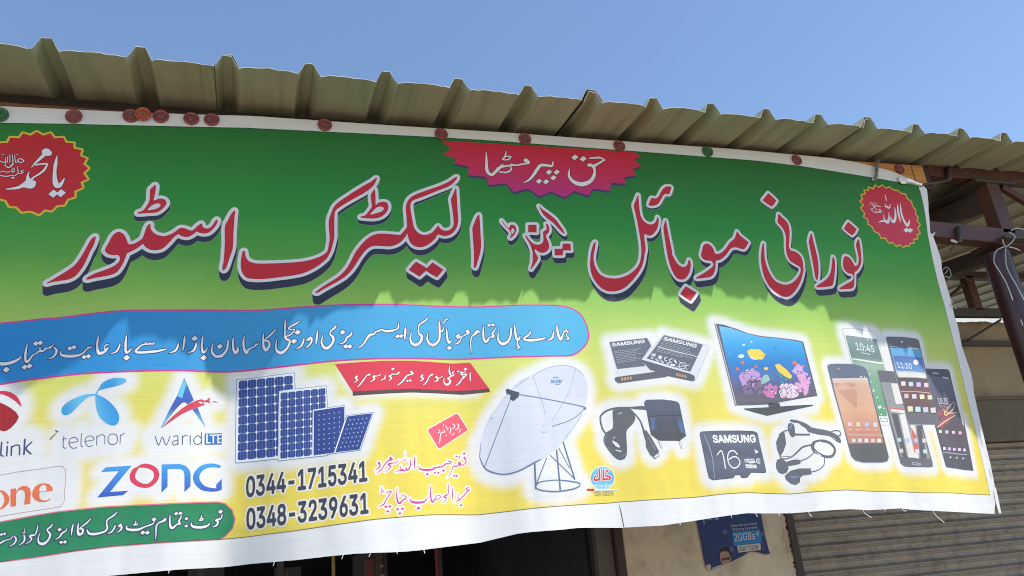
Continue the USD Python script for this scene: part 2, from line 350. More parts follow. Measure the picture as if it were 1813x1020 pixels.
# ------------------------------------------------------------------ steel frame under the roof
fr = thing("awning_frame", "dark red painted steel truss frame carrying the awning at the right", "steel frame", (0, 2.56, 0))
YT = 2.580
tc0, tc1 = at(1640, 306, YT), at(1813, 317.5, YT)
d = (tc1-tc0)/(tc1[0]-tc0[0])
xa_ = at(1634, 306, YT)[0]
part("top_chord", bar(tc0+d*(xa_-tc0[0]), tc0+d*4.2, 0.07, 0.075), "redsteel", fr)
zp = lambda x: zroof(x, 2.57) - 0.069
part("eave_purlin", bar((-6.2, 2.575, zp(-6.2)), (xa_-0.003, 2.575, zp(xa_)), 0.062, 0.13), "darksteel", fr)
bc0, bc1 = at(1655, 411.5, YT), at(1773, 423, YT); d2 = (bc1-bc0)/(bc1[0]-bc0[0])
part("bottom_chord", bar(bc0+d2*(-0.35), bc0+d2*3.0, 0.075, 0.085), "redsteel", fr)
va, vb = at(1757, 330, YT), at(1763, 408, YT)
xv = (va[0]+vb[0])/2
part("strut", bar((xv, YT, vb[2]-0.03), (xv, YT, va[2]+0.04), 0.085, 0.075), "redsteel", fr)
part("gusset_plate", box(xv-0.13, xv+0.16, YT-0.05, YT+0.35, va[2]-0.005, va[2]+0.012, 0.003), "darksteel", fr)
part("brace", bar(at(1772, 331, YT-0.02), at(1822, 362, YT-0.02), 0.03, 0.035), "redsteel", fr)
ra = at(1746, 361, YT+0.05)
part("rafter", bar((xv-0.01, YT+0.02, ra[2]), (xv-0.14, 4.02, ra[2]+0.067*1.4+0.05), 0.06, 0.10), "darksteel", fr)
rb = at(1756, 449, YT+0.06)
part("tie_beam", bar((xv, YT+0.02, rb[2]), (xv-0.1, 4.02, rb[2]+0.14), 0.06, 0.08), "darksteel", fr)
part("plan_brace", bar((xv-0.10, YT+0.45, ra[2]-0.015), (xv-0.62, YT+0.03, bc0[2]+0.05), 0.045, 0.05), "redsteel", fr)
YR = 3.95
p0, p1 = at(1665, 486, YR), at(1752, 487, YR)
part("rear_chord", bar(p0-[3, 0, 0.04], p1+[3, 0, 0.02], 0.06, 0.055), "darksteel", fr)
q0, q1 = at(1687, 555, YR), at(1768, 554, YR)
part("rear_chord", bar(q0-[3, 0, 0.02], q1+[3, 0, 0.02], 0.06, 0.062), "darksteel", fr)
s0, s1 = at(1713, 495, YR), at(1727, 549, YR); xs_ = (s0[0]+s1[0])/2
part("strut", bar((xs_, YR, s1[2]-0.01), (xs_, YR, s0[2]+0.02), 0.075, 0.06), "redsteel", fr)
part("diagonal_rod", tube([at(1675, 531, YR), at(1706, 503, YR)], 0.012), "darksteel", fr)
# two more struts of the front and rear trusses, out of the banner's cover on the right
part("post_cap", box(xv-0.11, xv+0.19, YT-0.09, YT+0.12, rb[2]+0.02, rb[2]+0.034, 0.003), "darksteel", fr)

post = thing("steel_post", "thick round maroon painted steel post at the right edge under the awning", "post", (at(1772, 480, YT)[0], YT, 0.16))
pc = at(1770, 470, YT); rp = 0.062
cyl = trimesh.creation.cylinder(radius=rp, height=pc[2]+0.06-0.16, sections=40); cyl.apply_translation((pc[0], YT, (pc[2]+0.06+0.16)/2))
part("pipe", cyl, "maroon", post, smooth=40)
part("base_plate", box(pc[0]-.13, pc[0]+.13, YT-.13, YT+.13, 0.16, 0.175, 0.003), "darksteel", post)

bw = thing("wall_bar", "dark flat steel bar fixed across the beige wall above the shutter", "steel bar", (3, YW, 0))
w0, w1 = at(1703, 607.5, YW-0.03), at(1783, 607.5, YW-0.03)
part("flat_bar", box(w0[0]-0.9, w1[0]+1.2, YW-0.035, YW-0.005, (w0[2]+w1[2])/2-0.019, (w0[2]+w1[2])/2+0.019, 0.003), "darksteel", bw)
part("bracket", box(w1[0]+0.35, w1[0]+0.39, YW-0.004, YW+0.004, w0[2]-0.06, w0[2]+0.06), "darksteel", bw)
rd = tube([at(1713, 603, YW-0.05), at(1772, 566, YW-0.08)], 0.008)
p = part("brace_rod", rd, "darksteel", None); tag(p, "thin slanting dark rod in front of the upper beige wall", "rod")

# ------------------------------------------------------------------ the banner: a hanging sheet, y = 2.49 + sag(x, z)
from scipy.interpolate import CubicSpline, PchipInterpolator
YBAN = 2.488
_k0 = np.array([(-2.2, .03), (-1.5, .06), (-1.1, .085), (-.82, .085), (-.65, .065), (-.5, .040), (-.37, .046), (-.26, .062), (-.17, .084), (-.11, .080), (-.02, .052), (.07, .036), (.16, .027), (.3, .017), (.7, .014), (1.0, .008), (1.5, .006), (1.77, .001), (1.93, .007), (2.12, .013), (2.26, .027), (2.39, .040), (2.485, .060), (2.7, .078), (2.83, .108), (2.95, .135), (3.3, .16)])
_k1 = np.array([(-2.2, .02), (-1.1, .030), (-.9, .022), (-.75, .014), (-.6, .020), (-.45, .032), (-.33, .032), (-.17, .040), (.0, .022), (.2, -.006), (.36, -.014), (.5, -.006), (.64, .014), (.85, -.016), (1.0, -.008), (1.13, .010), (1.22, .000), (1.4, -.006), (1.55, -.006), (1.75, .014), (1.9, .002), (2.0, -.006), (2.2, .010), (2.4, .002), (2.6, -.010), (2.8, -.004), (3.0, .01), (3.3, 0)])
_s0 = CubicSpline(_k0[:, 0], _k0[:, 1]); _s1 = CubicSpline(_k1[:, 0], _k1[:, 1])
def sag(X, Z):
    z = Z - 1.65
    s = np.clip((1.60 - z)/0.74, 0, None)
    w = 1.35*s*s/(s*s+0.35)
    t = np.clip((1.05 - z)/0.85, 0, 1.3); t = t*t*(3-2*np.minimum(t, 1))
    fine = 0.0016*np.sin(9.1*X+1.3*np.sin(3.1*X)+2.0*Z)*np.sin(2.3*Z+1.1*X) + 0.0009*np.sin(23*X+3*np.sin(5*X)+1.2*Z)*np.clip(t, .15, 1)
    rip = 0.0085*(meshkit.fbm(np.stack([X*9.0, Z*1.6, np.zeros_like(X)+3.0], -1), 3, 11)-0.5)
    fine = fine + rip*np.clip(t, .06, 1)*1.3
    c = np.clip(X, -2.15, 3.2)
    return w*_s0(c) + t*_s1(c) + fine*np.clip(s*2, 0, 1)
def surf(X, Z, lev=0.0):
    e = 0.004
    y = sag(X, Z); gx = (sag(X+e, Z)-sag(X-e, Z))/(2*e); gz = (sag(X, Z+e)-sag(X, Z-e))/(2*e)
    n = np.stack([gx, -np.ones_like(gx), gz], -1); n /= np.linalg.norm(n, axis=-1, keepdims=True)
    p = np.stack([X, YBAN+y, Z], -1) + n*(lev*0.0007)
    return p, n
def px2xz(P):
    """photograph pixel -> place (x, z) on the hanging sheet"""
    P = np.asarray(P, float).reshape(-1, 2)
    d = np.stack([P[:, 0]-CX, P[:, 1]-CY, np.full(len(P), F)], -1) @ W.T
    y = np.full(len(P), YBAN+0.02)
    for _ in range(12):
        q = EYE + d*(y/d[:, 1])[:, None]; y = 0.5*y + 0.5*(YBAN + sag(q[:, 0], q[:, 2]))
    q = EYE + d*(y/d[:, 1])[:, None]
    return q[:, [0, 2]]
def mpp(P):
    P = np.asarray(P, float).reshape(-1, 2)
    a, bx, bz = px2xz(P), px2xz(P+[2, 0]), px2xz(P+[0, 2])
    dx, dz = (bx-a)/2, (bz-a)/2
    return np.sqrt(np.abs(dx[:, 0]*dz[:, 1]-dx[:, 1]*dz[:, 0]))
# frames: origin and enlargement of the survey sketches
FR = {"A": (60, 380, 6), "B": (220, 310, 6), "C": (400, 380, 6), "D": (520, 300, 6), "E": (680, 360, 6), "F": (880, 350, 6), "G": (1020, 320, 6), "H": (1020, 400, 6),
      "I": (1300, 330, 6), "J": (1300, 400, 6), "a": (820, 560, 7.554), "b": (600, 560, 7.554), "c": (380, 560, 7.554), "d": (180, 570, 7.554), "e": (0, 570, 7.554),
      "f": (580, 620, 5.666), "g": (640, 780, 7.286), "n": (420, 800, 6.8), "h1": (0, 880, 7.2875), "h2": (200, 880, 7.2875), "k": (0, 210, 5.37), "m": (1500, 300, 6.8),
      "p": (780, 220, 4.796), "q": (0, 660, 7.2875), "t": (240, 660, 7.285), "u": (150, 800, 6.715), "v": (0, 800, 8.5), "w": (400, 650, 5.668), "x": (830, 630, 3.923),
      "y": (1050, 570, 7.554), "z": (1050, 680, 6.8), "A1": (1250, 560, 5.667), "B1": (1220, 730, 7.846), "C1": (1350, 720, 6.8), "D1": (1440, 570, 7.846), "E1": (1440, 690, 7.286),
      "F1": (1550, 580, 5.667), "G1": (1550, 700, 4.636), "P": (1200, 890, 7.845), "X": (0, 0, 1)}
def pts(s, close=None):
    """'F:x,y x,y G:x,y ...' -> photograph pixels"""
    out = []; fr_ = None
    for tk in s.split():
        if ":" in tk: k, tk = tk.split(":"); fr_ = FR[k]
        if not tk: continue
        x, y = tk.split(",")[:2]; out.append((fr_[0]+float(x)/fr_[2], fr_[1]+float(y)/fr_[2]))
    return np.array(out)
TO = px2xz                                                # current survey plane
def poly(s, smooth=0, holes=()):
    def ring(q):
        P = pts(q) if isinstance(q, str) else np.asarray(q)
        if smooth: P = catmull(P, smooth, True)
        return TO(P)
    g = Polygon(ring(s), [ring(h) for h in holes])
    return g if g.is_valid else g.buffer(0)
SCALE = mpp
def strokes(txt, grow=0.0):
    """lines: frame name / 's x,y,w ...' pen strokes / 'd x,y,r' diamonds / 'o x,y,r' discs / 'g x,y ...' plain polygons"""
    G = []; fr_ = None
    for line in txt.strip().split("\n"):
        for item in line.split(";"):
            tk = item.split()
            if not tk: continue
            if tk[0] == "@": fr_ = FR[tk[1]]; continue
            k, rest = tk[0], tk[1:]
            if k == "g":
                P = np.array([[float(v) for v in r.split(",")[:2]] for r in rest])/fr_[2] + fr_[:2]
                g = Polygon(TO(P)); G.append(g if g.is_valid else g.buffer(0)); continue
            data = []; w = 10.0
            for r in rest:
                v = [float(q) for q in r.split(",")]
                if len(v) > 2: w = v[2]
                data.append((v[0], v[1], w))
            D = np.array(data); D[:, :2] = D[:, :2]/fr_[2] + fr_[:2]
            if k in "do":
                for x, y, r_ in D:
                    r_ = r_/fr_[2]*(1+grow)
                    if k == "d": P = np.array([(x-r_*1.25, y+r_*.12), (x+.05*r_, y-r_), (x+r_*1.25, y-r_*.12), (x-.05*r_, y+r_)])
                    else: P = np.array([(x+r_*math.cos(t), y+r_*math.sin(t)) for t in np.linspace(0, 2*math.pi, 13)[:-1]])
                    G.append(Polygon(TO(P)))
                continue
            xz = TO(D[:, :2]); wd = D[:, 2]/fr_[2]*SCALE(D[:, :2])*(1+grow)
            q = np.column_stack([xz, wd]); q = catmull(q, 4) if len(q) > 2 else catmull(q, 1)
            circ = shapely.buffer(shapely.points(q[:, :2]), np.maximum(q[:, 2]/2, 0.0003), quad_segs=3)
            hull = shapely.convex_hull(shapely.geometrycollections(np.stack([circ[:-1], circ[1:]], 1)))
            G.append(shapely.union_all(hull))
    return shapely.union_all(G)
def textpoly(text, TL, TR, BL, BR, frame, bold=True, grow=0.0):
    """lettering fitted between four survey points (cap height)"""
    m = meshkit.text_mesh(text, 1.0, 0.01, bold)
    tri = m.vertices[m.faces]; fl = np.abs(tri[:, :, 2]).max(1) < 1e-6
    g = shapely.union_all(shapely.polygons(tri[fl][:, :, :2])).buffer(0.004).simplify(0.006)
    if grow: g = g.buffer(grow)
    x0, _, x1, _ = g.bounds
    f = FR[frame]; c = [np.array(q)/f[2]+f[:2] for q in (TL, TR, BL, BR)]
    def mp(P):
        s = ((P[:, 0]-x0)/(x1-x0))[:, None]; t = P[:, 1][:, None]
        return TO((c[2]*(1-s)+c[3]*s)*(1-t) + (c[0]*(1-s)+c[1]*s)*t)
    return shapely.transform(g.segmentize(0.25), mp).buffer(0)

GRID = 0.0125                                             # every printed shape is cut along this one grid of the sheet, so that all of them bend alike
def sheet_pos(X, Z, lev=0.0):
    i, j = np.floor(X/GRID+1e-9), np.floor(Z/GRID+1e-9); u, v = X/GRID-i, Z/GRID-j
    c = lambda a, b: surf((i+a)*GRID, (j+b)*GRID)[0]
    p00, p11 = c(0, 0), c(1, 1); p10, p01 = c(1, 0), c(0, 1); u, v = u[:, None], v[:, None]
    p = np.where(u >= v, p00+u*(p10-p00)+v*(p11-p10), p00+v*(p01-p00)+u*(p11-p01))
    n = surf(X, Z)[1]
    return p + n*(lev*0.00013), n
def lay(name, geom, color, level, parent, to=None, mat="print", min_area=1e-9):
    """a printed shape lying on the sheet, cut along the sheet's own grid so that it bends with it"""
    if geom.is_empty: return None
    cell = GRID if to is None or to is surf_back else 0.03
    geom = geom.buffer(0); shapely.prepare(geom)
    x0, z0, x1, z1 = geom.bounds
    gx = np.arange(math.floor(x0/cell), math.ceil(x1/cell)+1); gz = np.arange(math.floor(z0/cell), math.ceil(z1/cell)+1)
    XX, ZZ = [a.ravel()*cell for a in np.meshgrid(gx[:-1], gz[:-1])]
    cells = shapely.box(XX, ZZ, XX+cell, ZZ+cell)
    hit = shapely.intersects(geom, cells); full = hit & shapely.contains_properly(geom, cells); part_ = hit & ~full
    V, Fc = [], []; nv = 0
    if full.any():
        x, z = XX[full], ZZ[full]; k = len(x)
        V.append(np.stack([np.stack([x, z], -1), np.stack([x+cell, z], -1), np.stack([x+cell, z+cell], -1), np.stack([x, z+cell], -1)], 1).reshape(-1, 2))
        b0 = 4*np.arange(k)[:, None, None]; Fc.append((b0+np.array([[0, 1, 2], [0, 2, 3]])[None]).reshape(-1, 3)); nv = 4*k
    if part_.any():
        x, z = XX[part_], ZZ[part_]
        lo = shapely.polygons(np.stack([np.stack([x, z], -1), np.stack([x+cell, z], -1), np.stack([x+cell, z+cell], -1)], 1))
        hi = shapely.polygons(np.stack([np.stack([x, z], -1), np.stack([x+cell, z+cell], -1), np.stack([x, z+cell], -1)], 1))
        for q in shapely.get_parts(shapely.intersection(geom, np.concatenate([lo, hi]))):
            for q in (shapely.get_parts(q) if q.geom_type.startswith(("Multi", "Geometry")) else [q]):
                if q.geom_type != "Polygon" or q.area < min_area: continue
                rings = [np.array(q.exterior.coords)[:-1]] + [np.array(h.coords)[:-1] for h in q.interiors]
                vv = np.vstack(rings)
                tri = np.array([[0, 1, 2]]) if len(vv) == 3 else earcut.triangulate_float64(vv, np.cumsum([len(r) for r in rings]).astype(np.uint32)).reshape(-1, 3).astype(int)
                if not len(tri): continue
                V.append(vv); Fc.append(tri+nv); nv += len(vv)
    if not V: return None
    V, Fc = np.vstack(V), np.vstack(Fc)
    a = V[Fc]; cr = (a[:, 1, 0]-a[:, 0, 0])*(a[:, 2, 1]-a[:, 0, 1])-(a[:, 1, 1]-a[:, 0, 1])*(a[:, 2, 0]-a[:, 0, 0])
    Fc[cr < 0] = Fc[cr < 0][:, ::-1]
    p, n = (to or sheet_pos)(V[:, 0], V[:, 1], level)
    ink = color(V[:, 0], V[:, 1]) if callable(color) else np.tile(np.asarray(color, float), (len(V), 1))
    return raw(path_for(name, parent), p - origin_of(parent), Fc, n, mat, ink).GetPrim()
def S(r, g, b):                                           # sRGB picture value of an ink -> linear
    c = np.array([r, g, b])/255.0; return tuple(np.where(c < .04045, c/12.92, ((c+.055)/1.055)**2.4))
def vgrad(z_hi, z_lo, stops):
    at_ = np.array([s[0] for s in stops]); cs = np.array([s[1] for s in stops])
    def f(X, Z):
        t = np.clip((z_hi-Z)/(z_hi-z_lo), 0, 1); return np.stack([np.interp(t, at_, cs[:, k]) for k in range(3)], -1)
    return f
WHITE = (0.75, 0.75, 0.745)
ban = thing("shop_banner", "long printed flex banner with red Urdu shop title on green fading to yellow", "banner", (1.0, YBAN, 2.5))

top_hem = "X:-420,168 0,188 130,194 260,200 450,205.5 700,222.5 900,235 1100,250 1300,264 1420,275 1473,280 1519,288 1552,296 1579,303 1600,312 1616,319 1629,324"
print_top = "X:-420,205 0,218 130,220 210,222 440,227 779,243.5 880,250 1135,269 1340,285 1420,294.7 1489,305.7 1552,316 1618.6,328 1627,331"
right_print = "X:1628,336 1642.5,416 1656,481 1672,541 1682,580 1693,624 1705,673.5 1726.5,760 1752.8,876.4"
print_bot = "X:1636,872.6 1593,870.4 1550,870 1500,867.4 1439,871 1400,874.7 1323,872 1279,875 1228,880.8 1094,889 1080,890.6 1020,894 945,900 888,907 846,911.5 800,911.3 763,911.5 722,914.5 680,918 655,920.6 581.8,930.9 523,939.7 446.5,949.7 389,955 200,966.5 0,994.5 -90,1007 -420,1051"
hem_right = "X:1641,335 1644,372 1647,410 1648,415 1652,418 1660,440 1666.5,460 1668,478 1672,492 1681,522 1686,541 1690,560 1694.7,573 1698,587 1700.5,600 1702.6,612 1708,628 1713,642 1719,660 1723,679 1724,694 1727,707 1733,735 1739,760 1746,790 1753,818.6 1762,865"
bot_edge = "X:1761,910 1722.6,908 1690,906.5 1640,904 1593,900.2 1537.6,903.4 1506.6,901.5 1475.5,903 1404,908.7 1380,909 1323,908.6 1288.5,913 1219,923.7 1172.7,930.6 1105.6,934.2 1100,905 1094.5,889 1098,905 1104,934.8 1060,934.6 1020.6,935 994,938 941,942 916.5,945 870.6,956 849.4,961 820,964.6 742.6,974.4 714.4,977 630,980.4 585,984.7 525,991.6 480,995.4 440,999 399,1004 323.5,1008 200,1019 0,1041 -90,1052 -420,1094"
outline = np.vstack([pts(top_hem), pts(hem_right), [[1763, 880]], pts(bot_edge)])
field_px = np.vstack([pts(print_top), pts(right_print), pts(print_bot)])
cloth_g = poly(outline); field_g = poly(field_px)
lay("cloth", cloth_g, WHITE, 0, ban)
# back of the sheet, so that it is not a single skin
def surf_back(X, Z, lev): p, n = sheet_pos(X, Z, 0); return p - n*0.004, -n
bk = lay("cloth_back", cloth_g.buffer(-0.001), (0.62, 0.62, 0.60), 0, ban, to=surf_back)
# rolled right hem strip that hangs loose at the corner
flap = poly("X:1762,862 1767,884 1772,909 1768,909 1763,893 1758,868")
lay("loose_hem_strip", flap, WHITE, 20, ban)

items = []                                                # (name, [(part, geom, colour, level)...], halo)
def shape(name, layers, halo=None, parent=None):
    """one printed motif: an Xform part of the banner whose pieces of ink are its sub-parts"""
    x = UsdGeom.Xform.Define(stage, path_for(name, parent or ban)).GetPrim()
    for nm, g, col, lev in layers:
        pcs = [q for q in shapely.get_parts(g.buffer(0)) if q.area > 2e-7]
        if len(pcs) > 70:
            m = lay(nm, g, col, lev, x)
            if m: tag(m, kind="stuff")
        else:
            for q in pcs: lay(nm, q, col, lev, x)
    if halo is not None: items.append(halo)
    return x

# ------------------------------------------------------------------ the shop title, traced letter by letter
RED = S(200, 26, 46)
words = {
 "store": [("A:135,728 200,690 300,630 420,550 480,480 530,400 570,330 600,275 640,235 657,240 655,270 630,340 600,390 570,460 530,540 490,600 440,655 370,690 280,705 200,718 150,732", ()),
  ("A:755,375 770,340 800,290 825,240 860,200 900,185 945,200 975,240 995,290 1010,315 1060,310 1110,285 1150,255 1170,210 1190,150 1215,108 1240,105 1240,140 1265,185 1310,215 1380,230 1450,210 1510,175 1550,145 1600,145 1650,165 1690,165 1740,120 1780,95 B:830,535 835,550 870,568 910,560 940,530 965,490 985,472 993,485 980,525 955,560 915,600 880,618 840,622 800,615 770,603 740,625 700,650 660,660 610,650 575,632 530,660 490,705 440,755 400,785 340,800 280,795 230,770 205,740 195,735 150,770 100,800 30,835 A:985,430 960,490 930,550 890,605 840,635 760,655 660,672 590,690 565,693 555,685 575,665 640,630 720,600 800,570 860,540 900,505 915,470 905,440 885,430 840,432 790,420 760,395", ()),
  ("B:330,105 337,130 330,190 318,240 315,270 350,258 390,250 430,262 450,295 435,330 400,365 360,392 320,402 250,405 160,412 142,408 150,395 195,380 230,340 260,290 270,250 275,160 300,130", ("B:250,372 275,340 310,315 350,303 383,312 380,335 340,358 290,370",)),
  ("B:1165,380 1178,383 1172,450 1165,550 1160,650 1158,720 1150,790 1120,880 1090,970 1065,1008 1045,1010 1040,985 1052,930 1060,850 1065,760 1068,700 1068,550 1100,480 1135,415", ())],
 "electric": [("C:190,385 203,395 210,440 235,485 280,510 350,520 500,518 650,512 800,500 920,475 1020,435 1075,390 1090,330 1100,260 D:375,650 372,620 375,530 400,460 430,395 480,345 560,290 650,230 740,175 820,130 860,100 880,90 882,105 860,155 820,200 760,245 680,290 590,340 500,395 445,440 435,480 432,560 432,650 432,720 415,800 390,880 350,950 C:1070,470 1000,530 920,580 820,625 700,650 560,668 430,683 320,686 240,678 200,655 170,610 158,560 160,480 175,400", ()),
  ("D:858,210 865,235 870,300 872,375 900,355 950,345 990,355 1005,385 1000,430 970,475 920,508 860,522 790,522 720,515 708,508 720,498 760,488 800,440 828,395 822,330 820,270 840,235", ("D:815,480 845,440 880,408 915,395 950,405 955,425 930,448 880,465",)),
  ("D:1735,78 1730,105 1690,150 1640,185 1550,220 1450,260 1350,300 1270,330 1245,360 1240,400 1250,480 1265,560 1280,620 1320,670 1370,695 1420,692 1470,670 1510,625 1535,600 1560,630 1600,650 1650,645 1690,610 1697,560 1690,470 1678,380 1670,320 1690,270 1718,205 1728,212 1732,280 1738,380 1745,480 1748,540 1735,610 1700,665 1650,700 1590,708 1530,695 1500,740 1450,785 1400,815 1340,828 1280,815 1240,780 1220,740 1205,685 1185,720 1140,770 1080,805 1010,820 930,815 850,815 790,840 740,890 690,960 C:1370,545 1320,610 1260,665 1190,710 1100,760 1020,805 980,830 955,832 950,825 980,800 1060,745 1150,690 1230,630 1290,560 1330,490 1370,410 1420,340 1480,275 D:820,710 870,690 940,682 1030,688 1100,695 1135,693 1165,660 1200,615 1200,560 1195,480 1190,420 1200,360 1230,310 1280,275 1350,245 1450,210 1550,175 1640,135 1700,95", ()),
  ("E:1003,125 1013,130 1018,200 1022,280 1028,380 1030,450 1022,520 1000,600 975,680 960,685 953,670 955,600 952,500 945,400 940,320 938,265 965,190 985,145", ())],
 "and": [("F:50,245 75,275 110,315 130,325 135,300 155,288 180,292 200,320 203,350 190,385 165,415 140,432 138,420 150,400 145,370 130,345 95,310 60,270", ("F:150,345 165,325 182,340 180,365 160,390 152,370",)),
  ("F:298,405 315,410 340,445 380,485 430,500 470,490 490,460 490,400 488,368 510,348 525,335 522,300 520,282 535,282 550,310 555,345 545,375 520,400 530,440 550,490 550,540 520,575 480,588 440,575 400,550 410,590 435,640 420,680 385,730 362,762 358,750 375,690 378,630 375,570 350,500 320,450", ()),
  ("F:445,92 490,130 560,180 620,230 665,290 700,340 715,375 710,383 680,360 640,315 590,265 530,220 490,180 465,135", ())],
 "mobile": [("G:800,185 840,190 870,175 890,140 920,90 960,62 1010,68 1000,110 985,145 950,142 920,165 890,220 860,255 810,268 770,262 780,225", ()),
  ("G:655,155 662,165 668,250 675,320 690,385 730,440 790,465 840,445 860,395 868,390 878,420 870,480 850,530 810,575 770,585 725,570 728,640 738,720 H:728,300 715,380 690,450 640,530 580,600 520,655 460,685 390,698 320,690 260,655 210,600 170,530 150,450 148,380 158,280 180,200 200,172 208,180 200,240 185,320 190,390 210,450 250,510 310,545 400,558 480,548 560,515 630,460 675,390 690,310 692,260 G:690,700 680,620 665,530 645,420 625,330 612,265 630,215", ()),
  ("G:948,425 955,430 968,500 985,590 1005,680 1020,760 H:1020,300 1045,350 1080,405 1130,435 1175,420 1195,365 1210,370 1218,420 1205,490 1170,550 1120,572 1070,555 1030,500 1000,430 975,340 960,260 G:945,640 930,540 928,490 940,445", ()),
  ("G:1325,790 1335,745 1350,690 1380,668 1420,680 1455,720 1475,770 1490,780 1530,770 1580,730 1630,660 1680,615 1700,560 1712,540 1740,580 1790,620 I:145,590 150,600 125,645 95,670 40,655 0,650 G:1640,725 1600,780 1560,820 1520,845 1485,855 H:1480,440 1465,500 1430,540 1350,555 1285,562 1270,555 1290,540 1350,505 1410,465 1450,430 1455,405 1435,375 1380,368 1340,345 1325,310", ())],
 "noorani": [("I:470,295 510,330 560,380 580,430 588,500 583,580 580,640 600,680 650,695 700,735 725,790 733,860 J:735,470 715,560 680,640 640,700 590,745 540,755 480,735 420,695 370,640 325,560 300,480 285,390 282,310 295,220 305,188 315,190 318,260 325,350 345,430 380,510 430,580 480,610 540,625 600,612 650,575 690,520 705,470 690,435 640,405 590,370 560,310 I:550,680 548,620 548,560 535,490 500,430 460,385 462,340", ()),
  ("I:815,500 825,515 845,600 870,700 890,800 895,880 J:893,520 885,570 872,573 858,540 845,460 830,380 810,280 795,200 790,170 800,120", ()),
  ("J:1045,332 1062,345 1070,400 1068,480 1060,560 1050,615 1030,640 980,648 900,655 875,652 872,642 900,620 960,580 1000,540 1025,480 1035,400", ()),
  ("J:1155,370 1165,330 1190,322 1225,340 1255,380 1280,425 1310,410 1320,350 1305,270 1292,210 1300,170 1313,145 1325,150 1335,200 1345,280 1350,370 1335,430 1305,475 1280,495 1275,540 1275,610 1265,650 1240,668 1180,672 1125,675 1115,665 1140,645 1200,610 1250,580 1265,545 1250,515 1210,505 1175,475 1155,430", ())],
}
dots = {"store": [], "electric": ["E:340,620 400,655 455,690 515,628 570,665 630,705 595,750 560,788 500,755 445,718 375,780 320,745 262,710 300,660"],
        "and": ["F:330,290 420,290 420,372 330,368", "F:700,490 780,490 785,562 700,562 698,615 615,615 608,545 690,545"],
        "mobile": ["H:1165,640 1220,675 1278,710 1250,755 1215,800 1160,765 1105,725 1130,685"],
        "noorani": ["I:360,72 405,110 448,152 425,190 395,218 345,185 298,150 330,110", "I:1210,378 1250,410 1300,455 1280,495 1250,522 1205,490 1162,450 1185,410"]}
ztop_t = px2xz([(600, 300)])[0, 1]
word_red = {k: shapely.union_all([poly(s, 4, h) for s, h in v] + [poly(s) for s in dots[k]]) for k, v in words.items()}
ow = 0.0112
for k, red in word_red.items():
    out = red.buffer(ow, quad_segs=5)
    sh_ = []
    for g in shapely.get_parts(out):
        for t in np.linspace(0, 1, 7):
            def mv(P, t=t): return np.column_stack([P[:, 0]+0.004*t*(ztop_t-P[:, 1])*2, P[:, 1]-t*(0.003+0.058*(ztop_t-P[:, 1]))])
            sh_.append(shapely.transform(g, mv))
    shd = shapely.union_all(sh_)
    shape("title_word", [("letters", red, RED, 6), ("letter_outline", out, WHITE, 5), ("drop_shadow", shd, S(38, 42, 66), 4), ("shadow_rim", shd.buffer(0.0012), S(150, 170, 130), 3)])

# ------------------------------------------------------------------ red star above the title
star_dark = "p:-20,142 10,140 90,210 25,255 140,300 110,350 238,378 238,450 385,465 410,535 555,520 620,595 745,565 840,630 940,590 1055,640 1135,585 1255,625 1295,565 1435,585 1450,515 1570,525 1558,468 1660,450 1630,398 1710,370 1640,320 1700,275 1640,236"
sd = pts(star_dark); sd = sd[1:]
up = sd.copy(); n_ = len(up)
for i in range(4, n_-2): up[i, 1] -= 3.6
cap = poly("X:775,236 785,244 779,243.6 880,250.6 1135,269.6 1200,275 1200,400 700,400 700,244")
g_dark = poly(sd).intersection(field_g); g_red = poly(up).intersection(field_g)
txt_star = strokes("""@ p
s 1300,285,8 1265,290,10 1350,285,14 1395,305,8; s 1390,305,10 1330,340,16 1295,360,22; s 1260,350,24 1275,345,20 1300,365,26; s 1305,370,16 1305,430,22 1270,485,26 1200,510,34 1130,490,28 1090,440,18 1095,380,6; d 1140,282,22 1210,295,22
s 955,320,8 945,355,16 900,350,20 850,350,22 820,385,22 790,430,20 750,475,14 705,495,5; d 920,408,20 985,408,20 957,455,20 835,485,20 895,490,20
s 725,310,34 750,330,14 690,340,12 640,350,12 600,340,10; s 620,350,10 560,355,14 480,375,12; s 590,360,8 600,385,12 560,410,12 500,405,10; s 520,345,8 480,385,14 450,420,20; s 388,240,6 390,320,18 395,395,24 430,430,22 470,405,16 530,350,12; s 555,230,6 548,275,12 525,300,8 575,300,10 595,275,10 555,275,8""", 0.1)
zs_hi, zs_lo = g_red.bounds[3], g_red.bounds[1]
shape("title_star", [("star_face", g_red, vgrad(zs_hi, zs_lo, [(0, S(205, 20, 40)), (0.5, S(205, 28, 72)), (1, S(190, 40, 120))]), 4), ("star_shadow", g_dark, S(62, 42, 100), 2), ("star_letters", txt_star, S(235, 232, 222), 6), ("letter_shade", txt_star.buffer(0.0025), S(120, 20, 40), 5)])

